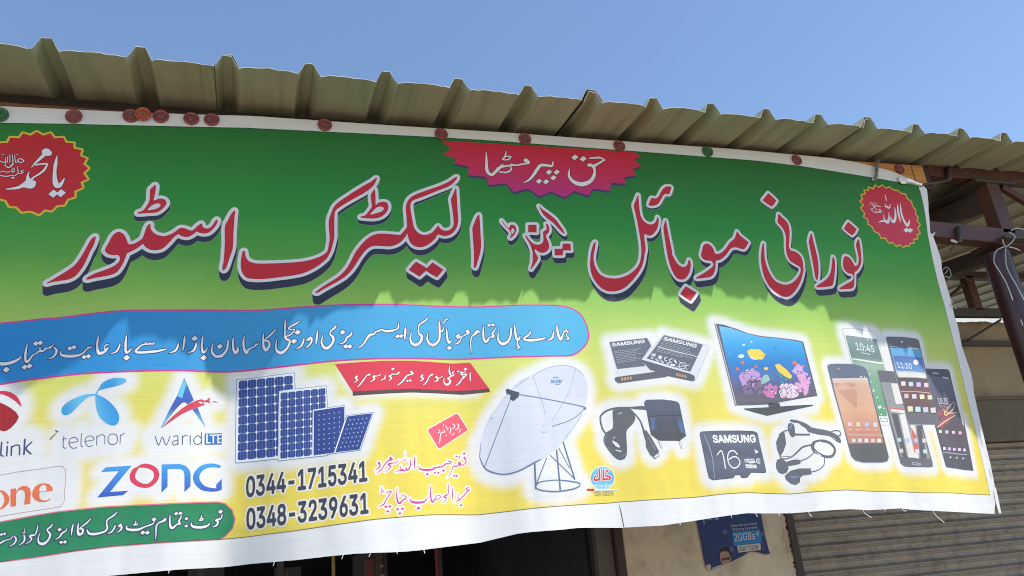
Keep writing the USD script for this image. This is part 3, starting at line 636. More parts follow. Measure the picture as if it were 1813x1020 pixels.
# ------------------------------------------------------------------ the two round seals
half = [(350, 127), (410, 163), (480, 140), (515, 188), (600, 182), (625, 230), (700, 235), (700, 285), (775, 300), (758, 355), (822, 382), (790, 435), (840, 472), (790, 520), (830, 575), (765, 605), (783, 655), (708, 690), (708, 745), (640, 765), (610, 820), (540, 825), (490, 875), (425, 865), (370, 910)]
left = [(700-x, y+ (12 if y > 520 else 0)) for x, y in half[::-1]][1:]
sealL = poly("k:" + " ".join(f"{x},{y}" for x, y in half + [(310, 882)] + left))
tL = strokes("""@ k
s 543,355,6 530,430,26 520,520,28 530,620,44 560,640,40 590,610,24 612,570,8; d 508,715,34 580,710,34
s 440,320,70 465,330,50; s 410,355,30 340,420,16 300,465,6; s 340,440,14 430,430,14 455,435,10; s 450,440,12 420,490,18 370,530,16 320,560,14 290,600,28; s 275,510,8 265,560,24 290,630,70 320,610,40; s 280,640,50 220,640,30 160,660,24 60,672,8; s 250,600,20 200,640,20
s 225,410,6 190,420,8 170,390,6 205,385,8 228,405,8; s 170,400,6 150,420,6 140,350,5; s 120,345,5 122,430,7 100,445,6; s 130,430,6 90,465,10 50,450,6 55,420,4; s 95,345,5 95,415,6; s 75,360,5 70,410,7 50,415,6; s 55,370,5 50,410,6 20,415,7 0,400,6; s 150,345,5 170,342,5; s 20,345,5 40,342,5
s 225,515,5 200,500,7 230,490,5; s 220,515,6 180,520,7 165,455,5; s 170,520,6 140,545,7 120,540,6 60,550,8 0,540,7 -40,520,6; s 140,480,8 130,510,7 110,500,7 130,470,6; s 100,505,6 60,510,6 30,500,6 0,510,6 -30,480,6; d 115,562,8 130,565,8""", 0.12)
shape("round_seal", [("seal_face", sealL, vgrad(sealL.bounds[3], sealL.bounds[1], [(0, S(190, 18, 24)), (1, S(200, 26, 44))]), 4), ("seal_border", sealL.buffer(0.0068, join_style=1), S(222, 190, 50), 3), ("seal_letters", tL, S(232, 232, 236), 6), ("letter_shade", tL.buffer(0.0022), S(125, 14, 28), 5)])
midR = "m:335,190 380,215 425,188 462,225 512,212 555,248 612,255 650,290 705,300 720,350 775,390 785,440 825,490 822,540 855,578 840,620 878,665 850,710 878,770 838,790 850,835 800,840 805,890 755,890 745,930 710,915 680,940 625,905 590,930 545,880 495,885 465,830 405,830 385,775 320,745 305,695 250,660 245,605 195,570 210,530 160,465 195,430 150,380 185,360 165,305 215,295 200,250 255,250 255,210 310,235"
sealR = poly(midR)
tR = strokes("""@ m
s 640,415,6 645,500,20 665,580,22 700,650,26 725,670,30 745,640,18 750,605,5; d 710,730,26 755,735,26
s 605,425,8 610,500,22 630,590,18 640,635,5; s 570,460,6 580,540,22 575,600,28 555,630,30 530,610,20 525,570,6; s 500,520,5 500,580,16 490,630,30 460,625,26 440,580,10 440,540,5; s 455,620,20 410,625,14 378,640,4
s 455,415,6 460,450,12 480,445,12 490,465,14 510,455,12 515,420,6; s 455,310,8 465,350,10 472,385,5
s 270,400,4 310,440,5; s 290,390,4 320,450,5; s 320,395,4 325,460,5; s 280,470,8 300,500,8; s 300,480,6 350,440,7 400,450,6; s 310,510,7 360,520,8 400,490,8 370,480,6; s 385,520,5 420,505,6; d 400,522,5; s 345,470,6 345,510,6; s 270,430,5 265,432,5; s 350,400,4 340,420,4""", 0.12)
shape("round_seal", [("seal_face", sealR.buffer(-0.0028), vgrad(sealR.bounds[3], sealR.bounds[1], [(0, S(196, 24, 32)), (1, S(205, 50, 84))]), 4), ("seal_border", sealR.buffer(0.0032), S(222, 190, 50), 3), ("seal_letters", tR, S(232, 232, 236), 6)])

# ------------------------------------------------------------------ blue band with the white line of text
band = ("X:-420,632 0,574.5 100,565 200,553 300,551 400,551 460,551 540,545 600,541.5 700,540.5 780,544 850,545 900,542.5 960,541.5 1000,544 1020,552 1033,566 1041,590 1038,606 1028,618 1012,628 980,629 900,631 840,634 800,635 760,634 720,633 660,634 600,637 560,641 500,648 420,656 380,657 320,654.5 260,655 180,658 130,661.5 60,670 0,679 -420,752")
band_g = poly(band, 2)
tb = strokes("""@ a
s 1253,118,8 1258,170,22 1275,260,30 1300,308,34 1318,285,26 1335,240,14 1355,205,16 1380,190,20 1400,215,10 1410,190,6; s 1392,215,8 1380,245,10 1395,275,16 1412,295,18 1395,310,16 1370,300,8
s 1205,200,8 1207,240,20 1190,290,24 1155,315,16 1120,322,5; s 895,190,6 895,225,16 860,262,20 815,295,20 830,318,26 900,322,30 1000,315,28 1070,300,20 1100,285,6
s 687,112,8 690,170,20 700,240,24 715,300,28 735,315,26 755,290,16 760,260,6; s 730,320,10 722,370,14 735,400,20 748,412,16 735,430,16 712,425,6; s 640,150,10 640,200,22 632,270,22 600,335,26 540,370,36 495,355,32 465,300,20 468,240,12 473,205,5
d 345,120,20 398,116,20; s 435,155,6 415,200,16 390,235,22 405,265,26 385,280,18 350,285,14 320,330,28 295,340,30 272,290,24 268,210,20 270,130,6
s 150,240,20 190,205,36 210,215,20; s 165,235,24 115,275,14 100,340,14 103,420,12 108,500,5
@ b
s 1750,205,6 1715,200,36 1735,225,20 1690,250,14 1640,280,12 1620,330,16 1590,360,18 1545,375,6; s 1600,250,28 1575,275,24 1600,290,20 1622,270,18
s 1440,165,8 1442,220,20 1450,300,24 1470,350,28 1490,345,20 1505,320,6; d 1477,425,26
s 1340,60,8 1345,130,20 1348,200,24 1345,290,24 1320,345,24 1270,385,32 1215,370,30 1180,310,20 1185,255,12 1192,220,5; s 1345,200,20 1380,200,18 1395,175,14 1398,145,6; s 1385,95,12 1415,75,12 1425,45,12 1450,40,14
s 1195,12,6 1160,55,18 1100,95,16 1070,125,14 1065,180,16 1070,235,18 1100,255,30 1110,290,30 1085,350,28 1030,385,34 980,365,30 955,310,20 962,250,12 968,200,5
s 890,145,10 888,200,24 882,270,22 880,315,8; d 785,270,24 835,265,24
s 795,95,10 795,150,18 760,180,16 700,195,28 620,200,26 570,180,20 530,200,18 505,205,16 485,215,16 470,240,20 420,250,30 380,290,26 345,350,18 300,400,16 250,432,6
d 50,215,28; s 175,205,8 155,255,22 110,285,22 80,340,18 50,360,14 5,372,6; d 92,405,26 145,405,26
@ c
s 1625,120,10 1605,155,24 1555,200,16 1545,245,16 1575,270,28 1590,310,28 1570,370,26 1510,425,36 1460,415,30 1430,350,20 1438,290,12 1445,240,5; s 1380,190,8 1370,250,20 1362,330,20 1355,380,8
s 1265,310,26 1240,320,20 1285,285,24 1300,320,22 1280,370,20 1240,410,14 1215,428,5; s 1195,290,8 1185,340,22 1160,395,20 1120,425,14 1085,438,5; d 1110,215,30 1062,335,30
s 947,40,8 945,110,22 940,190,20 938,260,16; s 1140,60,6 1090,100,18 1030,130,18 990,165,14 1030,180,12 1070,175,10 1050,215,14 1010,250,16 960,270,16 935,285,16; s 940,275,20 965,310,26 1000,320,20 1000,370,24 960,440,28 895,490,36 840,470,28 818,410,20 828,340,12 838,290,5
s 655,235,8 650,320,22 655,400,26 685,450,40 715,430,30 735,380,24 720,335,20 680,330,20; s 822,170,8 780,220,20 720,275,18 670,320,14
s 395,270,8 385,350,22 395,430,26 425,490,34 450,450,24 490,425,16 530,410,14 550,385,16 580,375,8; s 545,395,8 560,360,6; s 575,385,8 590,350,6
s 250,280,8 245,350,20 250,430,26 275,490,36 305,465,30 315,430,16 290,420,10; d 68,405,30; s 180,310,8 175,380,22 160,450,24 110,515,30 45,540,34 0,530,30
@ d
s 1610,455,30 1540,465,34 1490,430,30 1470,370,18 1485,310,10 1500,280,5; s 1352,180,8 1345,250,22 1340,340,24 1355,405,26 1385,395,24 1410,355,10 1420,345,5; d 1365,480,32 1243,222,32
s 1265,275,8 1258,320,22 1230,380,22 1180,405,14 1140,418,5; s 1110,190,10 1105,260,24 1095,330,20 1085,385,6; s 1030,280,8 1018,330,20 985,385,22 940,405,14 900,415,5
s 705,268,6 690,295,14 650,290,14 640,275,6; s 655,295,14 600,295,14 575,270,6; s 605,298,14 540,310,16 490,350,20 455,395,24 500,410,28 600,405,30 720,395,28 820,375,20 880,362,5
s 333,175,8 325,250,22 318,340,24 330,410,28 365,395,22 395,360,10 400,350,5; d 335,480,34; s 245,290,8 235,330,20 205,390,22 160,415,14 110,430,5
@ e
s 1318,185,8 1305,260,22 1300,340,24 1320,415,36 1370,415,34 1420,380,24 1440,350,16; s 1450,300,8 1420,310,14 1395,340,10 1405,365,14 1450,355,10
s 1230,325,6 1205,345,14 1170,335,10; s 1190,350,14 1150,375,16 1120,410,20 1060,445,28 960,460,36 870,455,34 815,435,22 815,390,6; d 935,355,26 990,340,26 1125,470,26 1185,460,26
s 720,340,10 755,375,24 750,420,26 710,470,20 650,495,6; s 720,300,6 690,330,14 660,335,12; s 680,345,14 640,355,14 600,350,12; s 620,360,16 570,390,24 540,380,18 535,335,6; s 545,395,20 510,400,16 480,430,14 440,445,16 400,500,22 365,535,30 340,500,24 345,400,24 368,290,6
d 480,290,28 540,280,28 330,605,30 395,590,30; s 285,450,6 260,490,22 190,530,36 90,560,40 0,560,40; d 85,640,34""", 0.15)
xb0, xb1 = -1.0, 1.2
def band_ink(X, Z):
    a, b_ = np.array(S(16, 132, 202)), np.array(S(74, 172, 212)); t = np.clip((X+0.9)/1.9, 0, 1)[:, None]; return a*(1-t)+b_*t
shape("blue_text_band", [("band_face", band_g, band_ink, 3), ("band_border", band_g.buffer(0.0058), S(206, 58, 150), 2), ("band_letters", tb, (0.80, 0.80, 0.80), 5), ("letter_outline", tb.buffer(0.0026), S(45, 50, 110), 4)])

# ------------------------------------------------------------------ red plaque, red tag, names, numbers
plq = poly("f:75,140 300,122 560,108 860,108 1080,122 1250,135 1430,125 1620,385 1500,398 1300,410 1100,400 860,388 560,400 400,408 250,415")
plqs = poly("f:75,140 250,415 255,458 430,446 600,435 860,425 1100,435 1350,448 1630,420 1621,384 1400,300 600,300")
tp = strokes("""@ f
s 1430,225,6 1430,270,12 1432,312,6; d 1382,192,14; s 1385,215,5 1340,235,12 1350,245,10 1395,240,10 1370,270,14 1340,300,12 1320,330,12 1285,358,6; d 1310,215,10 1340,222,10; s 1360,265,10 1345,250,5
s 1222,160,6 1222,220,14 1235,250,14; s 1275,215,6 1250,225,10 1265,250,10 1235,265,10 1205,285,14; s 1205,285,14 1230,310,16 1215,340,18 1185,345,16 1165,315,10 1170,280,5
s 1150,265,6 1130,275,8 1110,280,8 1090,270,12 1105,300,12 1070,318,6; d 1090,270,12; s 1050,245,16 1020,265,10 1005,300,10 985,330,10 960,350,5; s 950,255,18 940,270,14 960,290,12 925,312,5
s 840,220,22 855,240,10 800,255,12 770,290,14 740,325,12 700,352,5; d 800,310,11 830,305,11 655,190,13; s 715,225,16 690,245,10 650,240,10 625,265,12; s 620,260,16 640,285,12 615,305,6; s 578,250,6 572,285,12 535,305,5
s 535,240,6 515,255,8 490,260,8 460,265,16 470,290,14 430,320,6; s 420,245,18 390,260,10 360,300,12 330,340,12 300,370,5; s 295,265,18 280,280,14 300,300,12 265,330,5""", 0.15)
shape("red_name_plaque", [("plaque_face", plq, S(214, 52, 74), 4), ("plaque_edge", plqs, S(84, 64, 60), 3), ("plaque_letters", tp, (0.8, 0.79, 0.78), 6), ("letter_shade", tp.buffer(0.0016), S(140, 40, 50), 5)], plqs.buffer(-0.02))
tagp = poly("f:1000,800 1300,632 1408,800 1115,992").buffer(-0.008).buffer(0.008)
tt = strokes("""@ f
s 1305,740,7 1315,760,9 1300,790,9 1280,800,5; d 1330,800,8 1322,820,8; s 1260,745,11 1275,765,9 1250,795,5; s 1215,775,6 1235,790,9 1225,830,9; d 1265,835,7 1250,850,7; s 1185,760,6 1205,800,9; s 1165,800,6 1175,820,9 1140,830,9 1130,870,9 1125,910,8 1118,940,5; d 1190,855,7; s 1110,795,6 1125,815,8 1110,830,7; s 1165,745,6 1160,765,6""", 0.15)
shape("red_tag", [("tag_face", tagp, S(232, 92, 108), 3), ("tag_rim", tagp.buffer(0.0032), (0.8, 0.78, 0.76), 2), ("tag_letters", tt, (0.8, 0.78, 0.76), 4)])
tn = strokes("""@ g
d 1325,168,18; s 1325,225,26 1345,250,10 1330,215,14 1350,275,14 1320,310,12 1290,315,14 1265,285,22 1250,300,16 1275,320,14; d 1225,205,14 1260,212,14; s 1270,320,14 1220,335,14 1185,330,14 1165,385,10 1140,440,8 1105,472,4; d 1195,455,16 1228,455,16
s 1110,255,8 1130,270,12 1165,275,10 1130,300,14 1090,300,18 1060,325,16 1020,340,14 990,330,6; s 1020,342,12 970,350,14 930,345,6; s 960,352,12 900,375,26 820,380,26 750,365,18 738,320,5; d 1058,388,18 945,415,16 990,418,16 850,435,18
s 687,215,8 682,290,18 682,365,6; s 630,240,6 632,310,14 615,360,18 590,380,20 575,350,10 575,340,5; s 578,370,12 555,385,18 525,380,22 505,360,10 510,320,5; s 520,385,14 480,390,10 440,405,4; s 535,245,6 545,262,6 560,250,6 570,262,6 588,235,5; s 562,150,4 563,200,6
s 485,250,5 460,280,8 430,290,8 400,290,10 360,300,24 350,310,18 375,335,14 350,370,10 305,405,4; s 375,230,36 395,245,16 340,265,16 300,310,14 250,380,14 195,425,5; s 225,290,34 240,310,18 225,350,16 180,380,5
s 1385,605,5 1355,615,14 1365,640,14 1395,635,8 1360,665,12 1320,710,14 1290,740,14; s 1290,740,14 1265,765,18 1245,740,10 1248,680,5; s 1260,765,14 1230,785,10 1200,800,4; d 1285,835,16; s 1175,610,6 1175,690,14 1172,770,5
s 1120,560,6 1125,640,12 1115,690,12 1085,710,18 1065,730,20 1095,745,12 1075,785,10 1045,798,4; s 890,590,8 888,680,16 900,770,20 920,790,24 945,760,14 965,715,10 995,705,10 1020,725,10 990,755,10 955,760,8
s 850,730,5 835,770,14 790,795,24 700,800,30 640,785,20 622,745,6; d 735,872,22; s 460,620,6 455,700,14 465,780,22 495,810,24 530,770,16 580,745,8; s 505,705,5 540,700,8 580,745,12 520,775,10; d 465,885,18 530,880,18 495,940,18
s 330,655,5 330,670,10 385,655,12 345,720,12 320,760,12 290,820,16 225,855,5; d 315,855,18 365,850,18 340,915,18; s 258,600,6 262,660,8; s 245,668,6 275,670,6 288,650,6 268,640,6""", -0.04)
shape("pink_names", [("name_letters", tn, S(205, 62, 138), 4), ("name_glow", tn.buffer(0.0055), S(250, 228, 226), 2)])
for txt, TL, TR, BL, BR in (("0344-1715341", (108, 308), (1562, 116), (106, 540), (1568, 345)), ("0348-3239631", (110, 692), (1578, 500), (112, 930), (1583, 732))):
    g = textpoly(txt, TL, TR, BL, BR, "n", True, grow=0.012)
    shape("phone_number", [("digits", g, S(58, 62, 72), 4), ("digit_outline", g.buffer(0.0052), S(232, 228, 222), 2)])

# ------------------------------------------------------------------ green note strip, lower left
strip = poly("h1:-3000,920 -600,440 0,330 400,255 700,205 1000,170 1400,130 h2:300,113 600,100 900,85 1340,70 1440,90 1530,170 1570,290 1540,400 1450,500 1380,540 1000,560 500,590 0,630 h1:1000,685 500,765 0,830 -600,930 -3000,1400", 1)
ts = strokes("""@ h2
d 1388,190,24; s 1410,225,8 1395,275,14 1360,290,20 1335,300,28 1355,330,20 1330,370,18 1285,388,6; s 1245,335,6 1220,370,22 1150,390,30 1060,388,30 1015,370,20 1012,330,6; s 1140,240,8 1135,280,12 1110,300,8 1150,300,12 1160,275,10 1130,280,8; d 948,280,18 945,375,18
d 815,215,20 870,210,20; s 880,240,6 870,275,14 850,310,18 860,345,26 830,350,14 790,385,22 760,400,28 735,360,22 735,240,8; s 670,290,34 650,310,24 590,335,14 560,380,16 555,460,14 550,545,6; d 530,290,24; s 535,320,6 510,350,14 470,360,12; s 490,362,12 440,375,14 400,390,16 330,420,28 240,425,28 180,410,22 180,370,6; d 385,460,24 445,460,24; s 295,310,8 290,345,12 265,360,8 305,360,12 318,340,10
s 100,360,28 80,375,20 115,390,18 95,430,16 50,460,5
@ h1
s 1485,365,8 1475,400,16 1440,450,16 1390,470,5; s 1510,195,8 1460,245,18 1390,290,14 1375,340,14 1385,400,18 1350,445,20 1250,475,28 1160,475,26 1130,440,14 1125,420,5
s 1015,335,8 1005,400,18 1015,480,30 1060,470,24 1070,420,20 1030,410,14; s 1170,280,8 1120,335,16 1040,395,12; s 945,350,8 930,420,18 920,495,6; d 770,420,22; s 865,405,6 845,440,14 800,470,20 770,515,18 715,550,6; d 790,585,20 840,580,20
s 680,345,8 655,385,20 610,420,14 625,450,18 650,490,24 620,560,24 560,605,34 505,590,24 495,530,12 520,460,5; s 490,370,8 475,440,14 450,490,14 410,495,24 385,510,18 410,540,14 380,580,12 335,603,5
s 310,490,12 320,540,20 300,585,16 245,625,5; s 322,410,6 318,450,8; s 290,462,8 330,462,9; s 185,505,10 210,545,18 185,600,16 125,637,5; s 170,500,5 140,540,10 100,550,8; s 110,552,10 60,560,10; s 65,562,12 30,580,20 0,600,12; d 20,485,16 60,475,16""", 0.1)
shape("green_note_strip", [("strip_face", strip, vgrad(strip.bounds[3], strip.bounds[1], [(0, S(16, 122, 76)), (1, S(40, 142, 100))]), 3), ("strip_border", strip.buffer(0.0034), S(220, 105, 135), 2), ("strip_letters", ts, (0.8, 0.8, 0.8), 5), ("letter_outline", ts.buffer(0.0040), S(48, 78, 92), 4)])

# ------------------------------------------------------------------ network logos
leaf = [poly("q:1255,245 1275,200 1310,145 1370,100 1450,72 1540,65 1610,75 1635,100 1610,130 1540,160 1450,185 1360,205 1290,225 1262,235", 3),
        poly("q:1240,275 1180,275 1100,280 1010,310 920,350 840,405 800,455 793,500 815,540 860,545 920,520 980,460 1050,390 1130,320 1190,295 1235,292", 3),
        poly("q:1240,280 1300,300 1370,340 1440,400 1500,470 1535,550 1535,620 1500,670 1445,680 1380,655 1310,600 1265,530 1240,440 1232,350", 3), strokes("@ q\ns 1268,220,16 1240,280,22")]
lv = shapely.union_all(leaf)
tel = strokes("""@ q
s 825,820,11 815,940,11 830,970,11 855,972,10; s 808,855,10 860,850,10; s 895,905,10 1005,885,10 990,845,10 950,832,10 905,855,10 892,905,11 910,955,10 950,975,10 990,962,10; s 1052,785,11 1045,900,11 1050,945,11 1070,955,10; s 1100,885,10 1210,865,10 1195,828,10 1155,815,10 1110,840,10 1098,885,11 1120,935,10 1155,952,10 1195,938,10; s 1250,815,11 1248,935,11; s 1250,835,10 1300,800,10 1345,810,10 1355,850,10 1352,920,10; s 1455,790,11 1410,805,11 1395,865,11 1415,915,11 1460,925,11 1505,905,11 1515,850,11 1500,800,11 1455,790,11; s 1555,800,11 1550,910,11; s 1555,820,10 1580,795,10 1610,782,10""")
def leaf_ink(X, Z):
    a, b_ = np.array(S(46, 150, 214)), np.array(S(104, 190, 226)); t = (0.5+0.5*np.sin(X*40+Z*14))[:, None]; return a*(1-t)+b_*t
shape("propeller_logo", [("blades", lv, leaf_ink, 3), ("logo_letters", tel, S(84, 104, 148), 3)], shapely.union_all([lv, tel.buffer(0.012)]))
lk = poly("q:-250,330 -160,270 -60,240 0,238 60,235 130,248 200,290 250,350 280,435 250,415 190,360 110,310 50,285 0,275 -100,280", 2)
lk2 = poly("q:-260,430 -120,370 0,385 60,410 140,455 210,510 245,570 210,640 140,715 80,750 40,755 -40,730 -260,650", 1)
lkt = strokes("""@ q
s 22,900,20 12,1040,20 20,1068,18 45,1075,16; s 95,950,20 88,1070,20; o 100,900,13; s 150,950,20 145,1065,20; s 150,965,18 200,935,18 250,945,18 252,1055,20; s 322,860,22 310,1050,22; s 410,895,20 335,975,20 400,1045,20; s -60,955,20 -60,1070,20""")
shape("red_cube_logo", [("arc", lk, S(205, 40, 74), 3), ("cube", lk2, lambda X, Z: np.array(S(178, 26, 40))*(1-0.45*np.clip((X+0.90)/0.2, 0, 1))[:, None], 3), ("logo_letters", lkt, S(54, 72, 118), 3)], shapely.union_all([lk, lk2, lkt.buffer(0.012)]))
wb = poly("t:628,65 752,355 672,408 640,382 605,385 560,425 470,530 320,722 430,490 540,290"); wc = poly("t:628,80 655,150 600,330 540,300"); wr = poly("t:735,475 800,450 905,705 840,620")
wred = poly("t:325,720 480,560 600,460 690,400 780,360 850,340 890,360 918,350 945,345 920,333 965,328 955,352 945,358 955,372 975,395 930,380 880,375 870,390 895,410 800,445 720,475 600,530 480,610", 0, ()).difference(poly("t:808,383 822,372 845,368 866,380 860,396 835,398"))
wt = strokes("""@ t
s 255,825,12 298,935,11 345,830,11 395,935,11 445,815,11; s 490,830,11 520,812,11 545,825,12 545,930,12; s 545,870,10 495,880,11 475,910,11 500,935,11 545,905,10; s 605,815,12 605,925,12; s 605,840,11 635,812,11 665,812,11; s 705,810,12 705,925,12; s 850,775,12 848,925,12; s 848,850,11 810,812,11 765,835,11 750,880,11 775,920,11 815,922,11 848,890,11""")
wdash = strokes("@ t\ns 1000,372,12 1050,378,10")
lte = poly("t:890,785 1112,778 1112,925 890,930"); lt = strokes("@ t\ns 920,800,18 920,905,18; s 920,905,18 960,903,18; s 960,808,16 1045,803,16; s 1003,808,18 1003,905,18; s 1062,800,16 1062,905,16; s 1062,803,14 1102,800,14; s 1062,852,14 1098,850,14; s 1062,900,14 1102,898,14")
aw = shapely.union_all([wb, wr, wred, wdash])
shape("arrow_logo", [("blue_blade", wb.union(wr), vgrad(wb.bounds[3], wb.bounds[1], [(0, S(60, 120, 200)), (.4, S(58, 92, 180)), (.6, S(56, 84, 172)), (.85, S(96, 180, 214)), (1, S(66, 120, 190))]), 3), ("cyan_facet", wc, S(96, 196, 220), 4), ("red_sweep", wred.union(wdash), S(206, 62, 84), 5), ("logo_letters", wt, S(70, 90, 130), 3), ("badge", lte, S(44, 108, 176), 3), ("badge_letters", lt, (0.8, 0.8, 0.8), 4)], shapely.union_all([aw, wt.buffer(0.012), lte]))
zz = poly("u:195,240 250,185 558,165 300,478 520,462 455,515 150,543 408,228")
zn = poly("u:915,150 1130,145 1200,165 1245,215 1260,270 1258,410 1185,478 1185,270 1170,220 1130,203 985,205 985,415 912,485")
zg = strokes("@ u\ns 1600,175,34 1540,162,44 1470,165,52 1390,195,62 1330,270,72 1335,350,72 1400,425,62 1490,450,48 1560,452,40 1605,440,36").union(poly("u:1630,320 1630,450 1565,465 1562,390"))
zo = strokes("@ u\ns 640,178,22 700,165,48 770,175,54 835,215,58 855,280,60 830,345,58 770,395,52 710,405,50 640,385,56 580,340,60 567,285,62 590,225,56 625,195,30 605,210,12")
zi = vgrad(zz.bounds[3], zz.bounds[1], [(0, S(60, 150, 216)), (1, S(44, 82, 178))])
shape("blue_word_logo", [("blue_letters", shapely.union_all([zz, zn, zg]), zi, 3), ("red_ring", zo, S(208, 56, 86), 3)], shapely.union_all([zz, zn, zg, zo]))
on = [poly("v:-60,575 0,575 60,590 110,630 145,690 140,750 110,800 60,845 0,870 -60,875 -60,855 0,850 40,810 68,740 60,670 20,610 0,600 -60,590"), poly("v:158,560 243,548 243,600 280,545 340,515 400,515 450,550 465,610 455,780 362,795 378,690 375,610 345,575 300,570 260,600 243,640 243,815 160,828"),
      poly("v:795,585 600,608 590,650 600,700 640,730 700,730 770,695 740,730 690,755 600,755 530,725 485,665 490,590 530,520 600,480 680,472 750,490 790,540", 0, ("v:598,600 590,560 620,510 665,490 700,520 700,590",))]
onl = strokes("@ v\ns -300,395,6 0,350,6 300,298,6 600,258,6 900,215,6 950,235,6 985,270,6 990,330,6 975,600,6 965,740,6 930,800,6 880,830,6 600,875,6 300,920,6 0,970,6 -300,1020,6")
ong = shapely.union_all(on)
shape("orange_word_logo", [("orange_letters", ong, S(226, 112, 70), 3), ("frame_line", onl, S(170, 110, 110), 3)], shapely.union_all([ong.buffer(0.02), onl.buffer(0.012)]))

# ------------------------------------------------------------------ printed goods
def quadmap(TL, TR, BL, BR, frame):
    f = FR[frame]; c = [np.array(q, float)/f[2]+f[:2] for q in (TL, TR, BL, BR)]
    return lambda s, t: (c[0]*(1-s)+c[1]*s)*(1-t) + (c[2]*(1-s)+c[3]*s)*t
def solar(frame_s, TL, TR, BL, BR, nx, ny, dotted, lev):
    fg = poly(frame_s); q = quadmap(TL, TR, BL, BR, "w"); cells, bars = [], []
    if not dotted:
        for i in range(nx):
            for j in range(ny):
                s0, s1, t0, t1 = (i+.025)/nx, (i+.975)/nx, (j+.02)/ny, (j+.98)/ny; cs, ct = .15/nx, .15/ny
                cells.append(Polygon(TO([q(s, t) for s, t in ((s0+cs, t0), (s1-cs, t0), (s1, t0+ct), (s1, t1-ct), (s1-cs, t1), (s0+cs, t1), (s0, t1-ct), (s0, t0+ct))])).buffer(0))
            for u in (.32, .66):
                a, b_ = q((i+u)/nx, .005), q((i+u)/nx, .995); bars.append(LineString(TO([a, b_])).buffer(0.0005))
        cg = shapely.union_all(cells)
    else:
        cg = Polygon(TO([q(0, 0), q(1, 0), q(1, 1), q(0, 1)]))
        for i in range(1, nx):
            for j in range(1, ny): bars.append(Point(TO([q(i/nx, j/ny)])[0]).buffer(0.0017, quad_segs=2))
    return [shapely.make_valid(g).buffer(0) for g in (fg, cg, shapely.union_all(bars))]
pan = [solar("w:108,128 687,60 692,240 692,905 97,960", (128, 138), (672, 82), (117, 938), (690, 880), 6, 9, False, 3), solar("w:540,245 1005,190 1018,410 1018,885 527,940", (548, 258), (1000, 208), (545, 922), (1010, 872), 6, 9, False, 3),
       solar("w:878,433 1190,386 1200,850 872,893", (884, 440), (1188, 396), (880, 886), (1194, 846), 6, 9, True, 3), solar("w:1213,490 1478,456 1347,834 1090,862", (1220, 492), (1470, 464), (1098, 856), (1340, 828), 6, 8, True, 3)]
halo_p = []
for k, (fg, cg, bg) in enumerate(pan):
    later = shapely.union_all([p_[0] for p_ in pan[k+1:]]) if k < 3 else Polygon()
    fg_, cg_, bg_ = [g.difference(later) for g in (fg, cg, bg)]
    shape("solar_panel_picture", [("panel_frame", fg_, S(226, 232, 240), 4), ("panel_rim", fg_.buffer(0.0016), S(70, 90, 130), 3), ("cells", cg_.intersection(fg_.buffer(-0.002)), S(42, 68, 140), 5), ("busbars", bg_.intersection(fg_), S(118, 140, 196) if k < 2 else S(220, 226, 240), 6)])
    halo_p.append(fg)
items.append(shapely.union_all(halo_p))

dish = poly("x:445,135 540,85 650,65 740,85 800,140 825,220 815,330 790,400 740,480 660,590 560,680 460,745 350,800 250,825 160,815 110,780 80,730 75,640 100,540 150,430 220,330 300,230 380,160", 3)
dl = strokes("@ x\ns 345,268,5 800,355,6; s 290,300,5 110,770,6; s 800,370,3 720,440,4 580,490,4; s 75,700,4 110,778,9 180,814,9 260,822,9 350,798,9 450,745,9 500,720,5; s 85,600,2 75,700,4; s 655,600,10 735,855,10; s 610,655,10 635,930,12; s 540,710,6 465,900,8; s 565,690,5 730,850,6; s 625,640,5 700,780,4; s 458,750,12 465,920,12; s 463,905,8 500,875,6 618,863,6 730,875,8 772,890,8 740,920,8 618,942,8 510,935,8 463,915,8; o 805,365,10")
dthin = strokes("@ x\ns 445,140,3 500,300,3 535,410,3; s 740,95,3 690,260,3 580,450,3; s 420,148,4 330,215,3; s 150,430,5 165,435,4; s 500,525,3 515,532,3 540,528,3; s 513,485,4 527,487,4; s 445,138,3 540,86,3 650,66,3 740,86,3 800,140,3; s 100,540,2 150,430,2 220,330,2 300,230,2 380,160,2; s 660,590,3 740,480,3 790,400,3")
lnb = poly("x:258,235 272,228 290,238 325,248 352,255 345,285 310,315 285,300 290,272 262,262")
dlg = strokes("@ x\ns 572,190,5 575,168,5 586,188,5 590,165,5; s 598,168,5 596,186,5; s 606,180,5 612,168,5 622,176,5 614,188,5 606,180,5; s 630,186,5 628,168,5 640,184,5 645,164,5; s 585,152,4 610,148,4 625,156,4; s 600,196,4 625,198,4 636,190,4")
shape("satellite_dish_picture", [("dish_bowl", dish, lambda X, Z: np.array(S(206, 211, 222))*(1-0.08*np.clip((X-0.85)/0.3, 0, 1))[:, None], 3), ("thin_lines", dthin, S(150, 165, 190), 5), ("stays_and_stand", dl, S(96, 116, 150), 6), ("receiver_head", lnb, S(62, 74, 92), 7), ("dish_emblem", dlg, S(60, 130, 190), 6)], dish.union(dl.buffer(0.01)))
bc = poly("x:" + " ".join(f"{928+80*math.cos(t):.0f},{850+80*math.sin(t):.0f}" for t in np.linspace(0, 6.283, 33)[:-1]))
bt = strokes("@ x\ns 975,860,9 985,845,11 950,832,11; d 960,800,9; s 965,855,11 930,860,11; s 935,795,9 935,860,13; s 905,785,9 908,860,13; s 905,860,11 870,862,11 880,832,9", .1)
bt2 = strokes("@ x\ns 985,895,6 970,908,6; s 955,890,5 955,905,6 940,905,6; s 930,900,5 915,906,6 905,898,5; s 890,895,5 880,906,6 868,900,5")
bn = textpoly("0300-3283195", (872, 942), (1004, 938), (874, 974), (1006, 970), "x", True)
